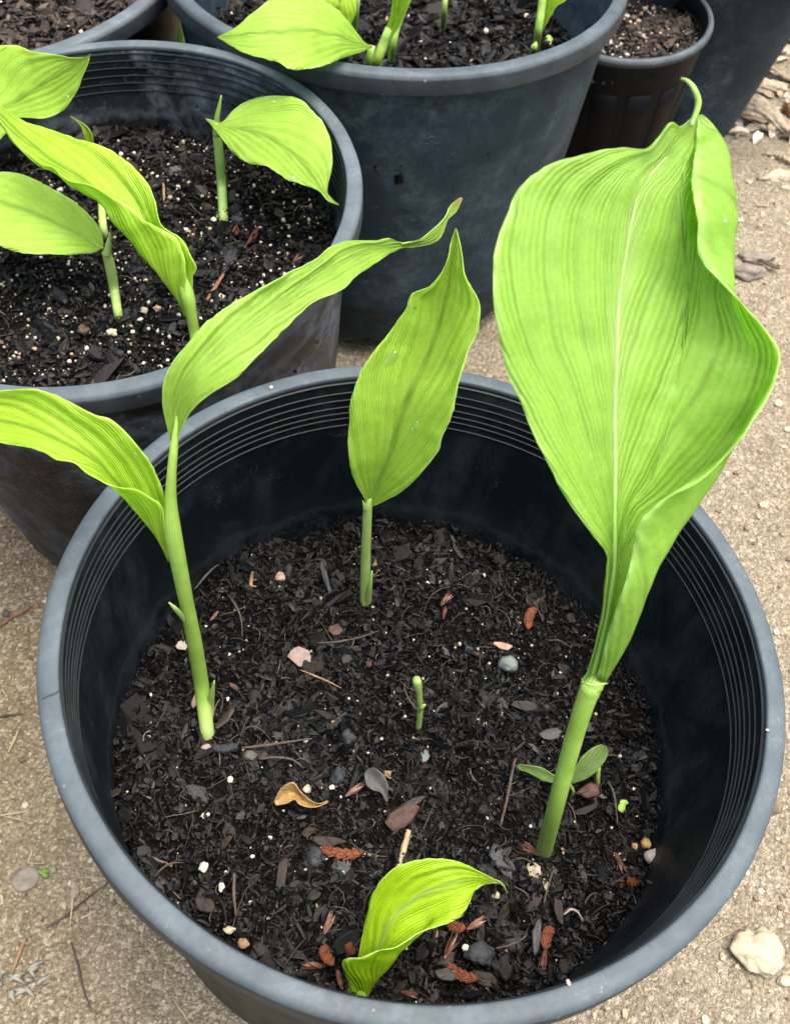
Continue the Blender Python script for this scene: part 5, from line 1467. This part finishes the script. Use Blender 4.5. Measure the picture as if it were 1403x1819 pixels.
def leaf_litter():
    rl = np.random.default_rng(77)
    v, f, cc = [], [], []
    pal = [(0.30, 0.245, 0.165), (0.40, 0.345, 0.255), (0.20, 0.155, 0.10), (0.46, 0.41, 0.32), (0.13, 0.10, 0.07)]
    for i in range(170):
        px, py = rl.uniform(1285, 1415), rl.uniform(-10, 250)
        if px < 1372 - 0.46 * py + rl.uniform(-6, 10):
            continue
        c = on_ground(px, py)
        L = 0.010 * math.exp(rl.normal(0, 0.55)); wd = L * rl.uniform(0.2, 0.6); a = rl.random() * 6.283
        curl = rl.uniform(0.1, 0.7) * L; b = len(v); tx = rl.normal(0, 0.35)
        for q in range(6):
            t = q / 5
            w_ = wd * math.sin(math.pi * (0.12 + 0.8 * t)) * rl.uniform(0.75, 1.2)
            for e in (-1, -0.3, 0.4, 1):
                x, y = (t - .5) * 2 * L, e * w_
                z = 0.003 + curl * (1 - (2 * t - 1) ** 2) * 0.6 + abs(e) * wd * 0.35 + y * tx + rl.normal(0, 0.0006)
                v.append((c.x + x * math.cos(a) - y * math.sin(a), c.y + x * math.sin(a) + y * math.cos(a), c.z + z))
        for q in range(5):
            for e in range(3):
                f.append((b + q * 4 + e, b + q * 4 + e + 1, b + q * 4 + e + 5, b + q * 4 + e + 4))
        cc += [np.array(pal[rl.integers(0, 5)]) * math.exp(rl.normal(0, 0.2))] * 24
    o = joined('leaf_litter', [(np.array(v), np.array(f), np.array(cc))], None, MAT_GRIT)
    tag(o, 'crumbled dry leaf litter beside the back right pot', 'leaf litter')
leaf_litter()
RA = ('p', (A.c + A.n * 0.0005, A.n))
pebble('white dried speck on the back left of the front rim', 482, 687, 7, 8, 'shell', how=RA, seed=81, flat=0.05, name='dried_speck', cat='speck')
pebble('white dried splash on the near right of the front rim', 1010, 1746, 6, 12, 'shell', how=RA, seed=82, flat=0.04, ang=-0.5, name='dried_speck', cat='speck', rough=0.5)
pebble('tiny white speck on the inner edge of the front rim at right', 1363, 1297, 6, 5, 'perlite', how=RA, seed=83, flat=0.1, name='dried_speck', cat='speck')

t = thing('lichen_tuft', 'grey-green ragged lichen tuft at the lower left', 'lichen')
rr = random.Random(5)
for i in range(16):
    x0, y0 = rr.uniform(4, 70), rr.uniform(1725, 1765)
    x1, y1 = x0 + rr.uniform(-28, 30), y0 + rr.uniform(-18, 22)
    a, b = on_ground(x0, y0), on_ground(x1, y1)
    m_ = (a + b) / 2 + Vector((0, 0, 0.006))
    tube('frond', t, [a + Vector((0, 0, .002)), m_, b + Vector((0, 0, .003))], [0.0013, 0.0017, 0.0006], K['lichen'], world=True, nseg=8, sides=6)
t = thing('weed_seedling', 'speck of green weed on the lower left dirt', 'seedling', 'weed seedlings')
for i in range(5):
    disc_leaf('leaf', t, on_ground(80 + rr.uniform(-6, 6), 1554 + rr.uniform(-8, 8)) + Vector((0, 0, .004)), (rr.uniform(-.5, .5), rr.uniform(-.5, .5), 1), 0.0018, K['grass'], 1.5, rr.random() * 6)

# grass between the two back pots
t = thing('grass_tuft', 'green grass blades between the back left and back centre pots', 'grass')
for i in range(44):
    px = rr.uniform(262, 350); py = rr.uniform(20, 80)
    a = on_ground(px, py + (60 if i % 2 else 0))
    L = rr.uniform(0.12, 0.26) * (1.0 if i % 2 else 0.45); dx, dy = rr.uniform(-.05, .05), rr.uniform(-.04, .05)
    tube('blade', t, [a, a + Vector((dx * .4, dy * .4, L * .6)), a + Vector((dx, dy, L))], [0.0034, 0.0040, 0.0006], K['clover' if i % 3 == 0 else 'grass'], world=True, nseg=8, sides=6, flat=0.35)
t = thing('grass_tuft', 'green grass blades at the top right corner', 'grass')
for i in range(14):
    a = on_ground(rr.uniform(1345, 1420), rr.uniform(-30, 8))
    L = rr.uniform(0.02, 0.06); dx, dy = rr.uniform(-.03, .03), rr.uniform(-.03, .02)
    tube('blade', t, [a, a + Vector((dx * .4, dy * .4, L * .7)), a + Vector((dx, dy, L))], [0.002, 0.0018, 0.0004], K['grass'], world=True, nseg=8, sides=6, flat=0.35)
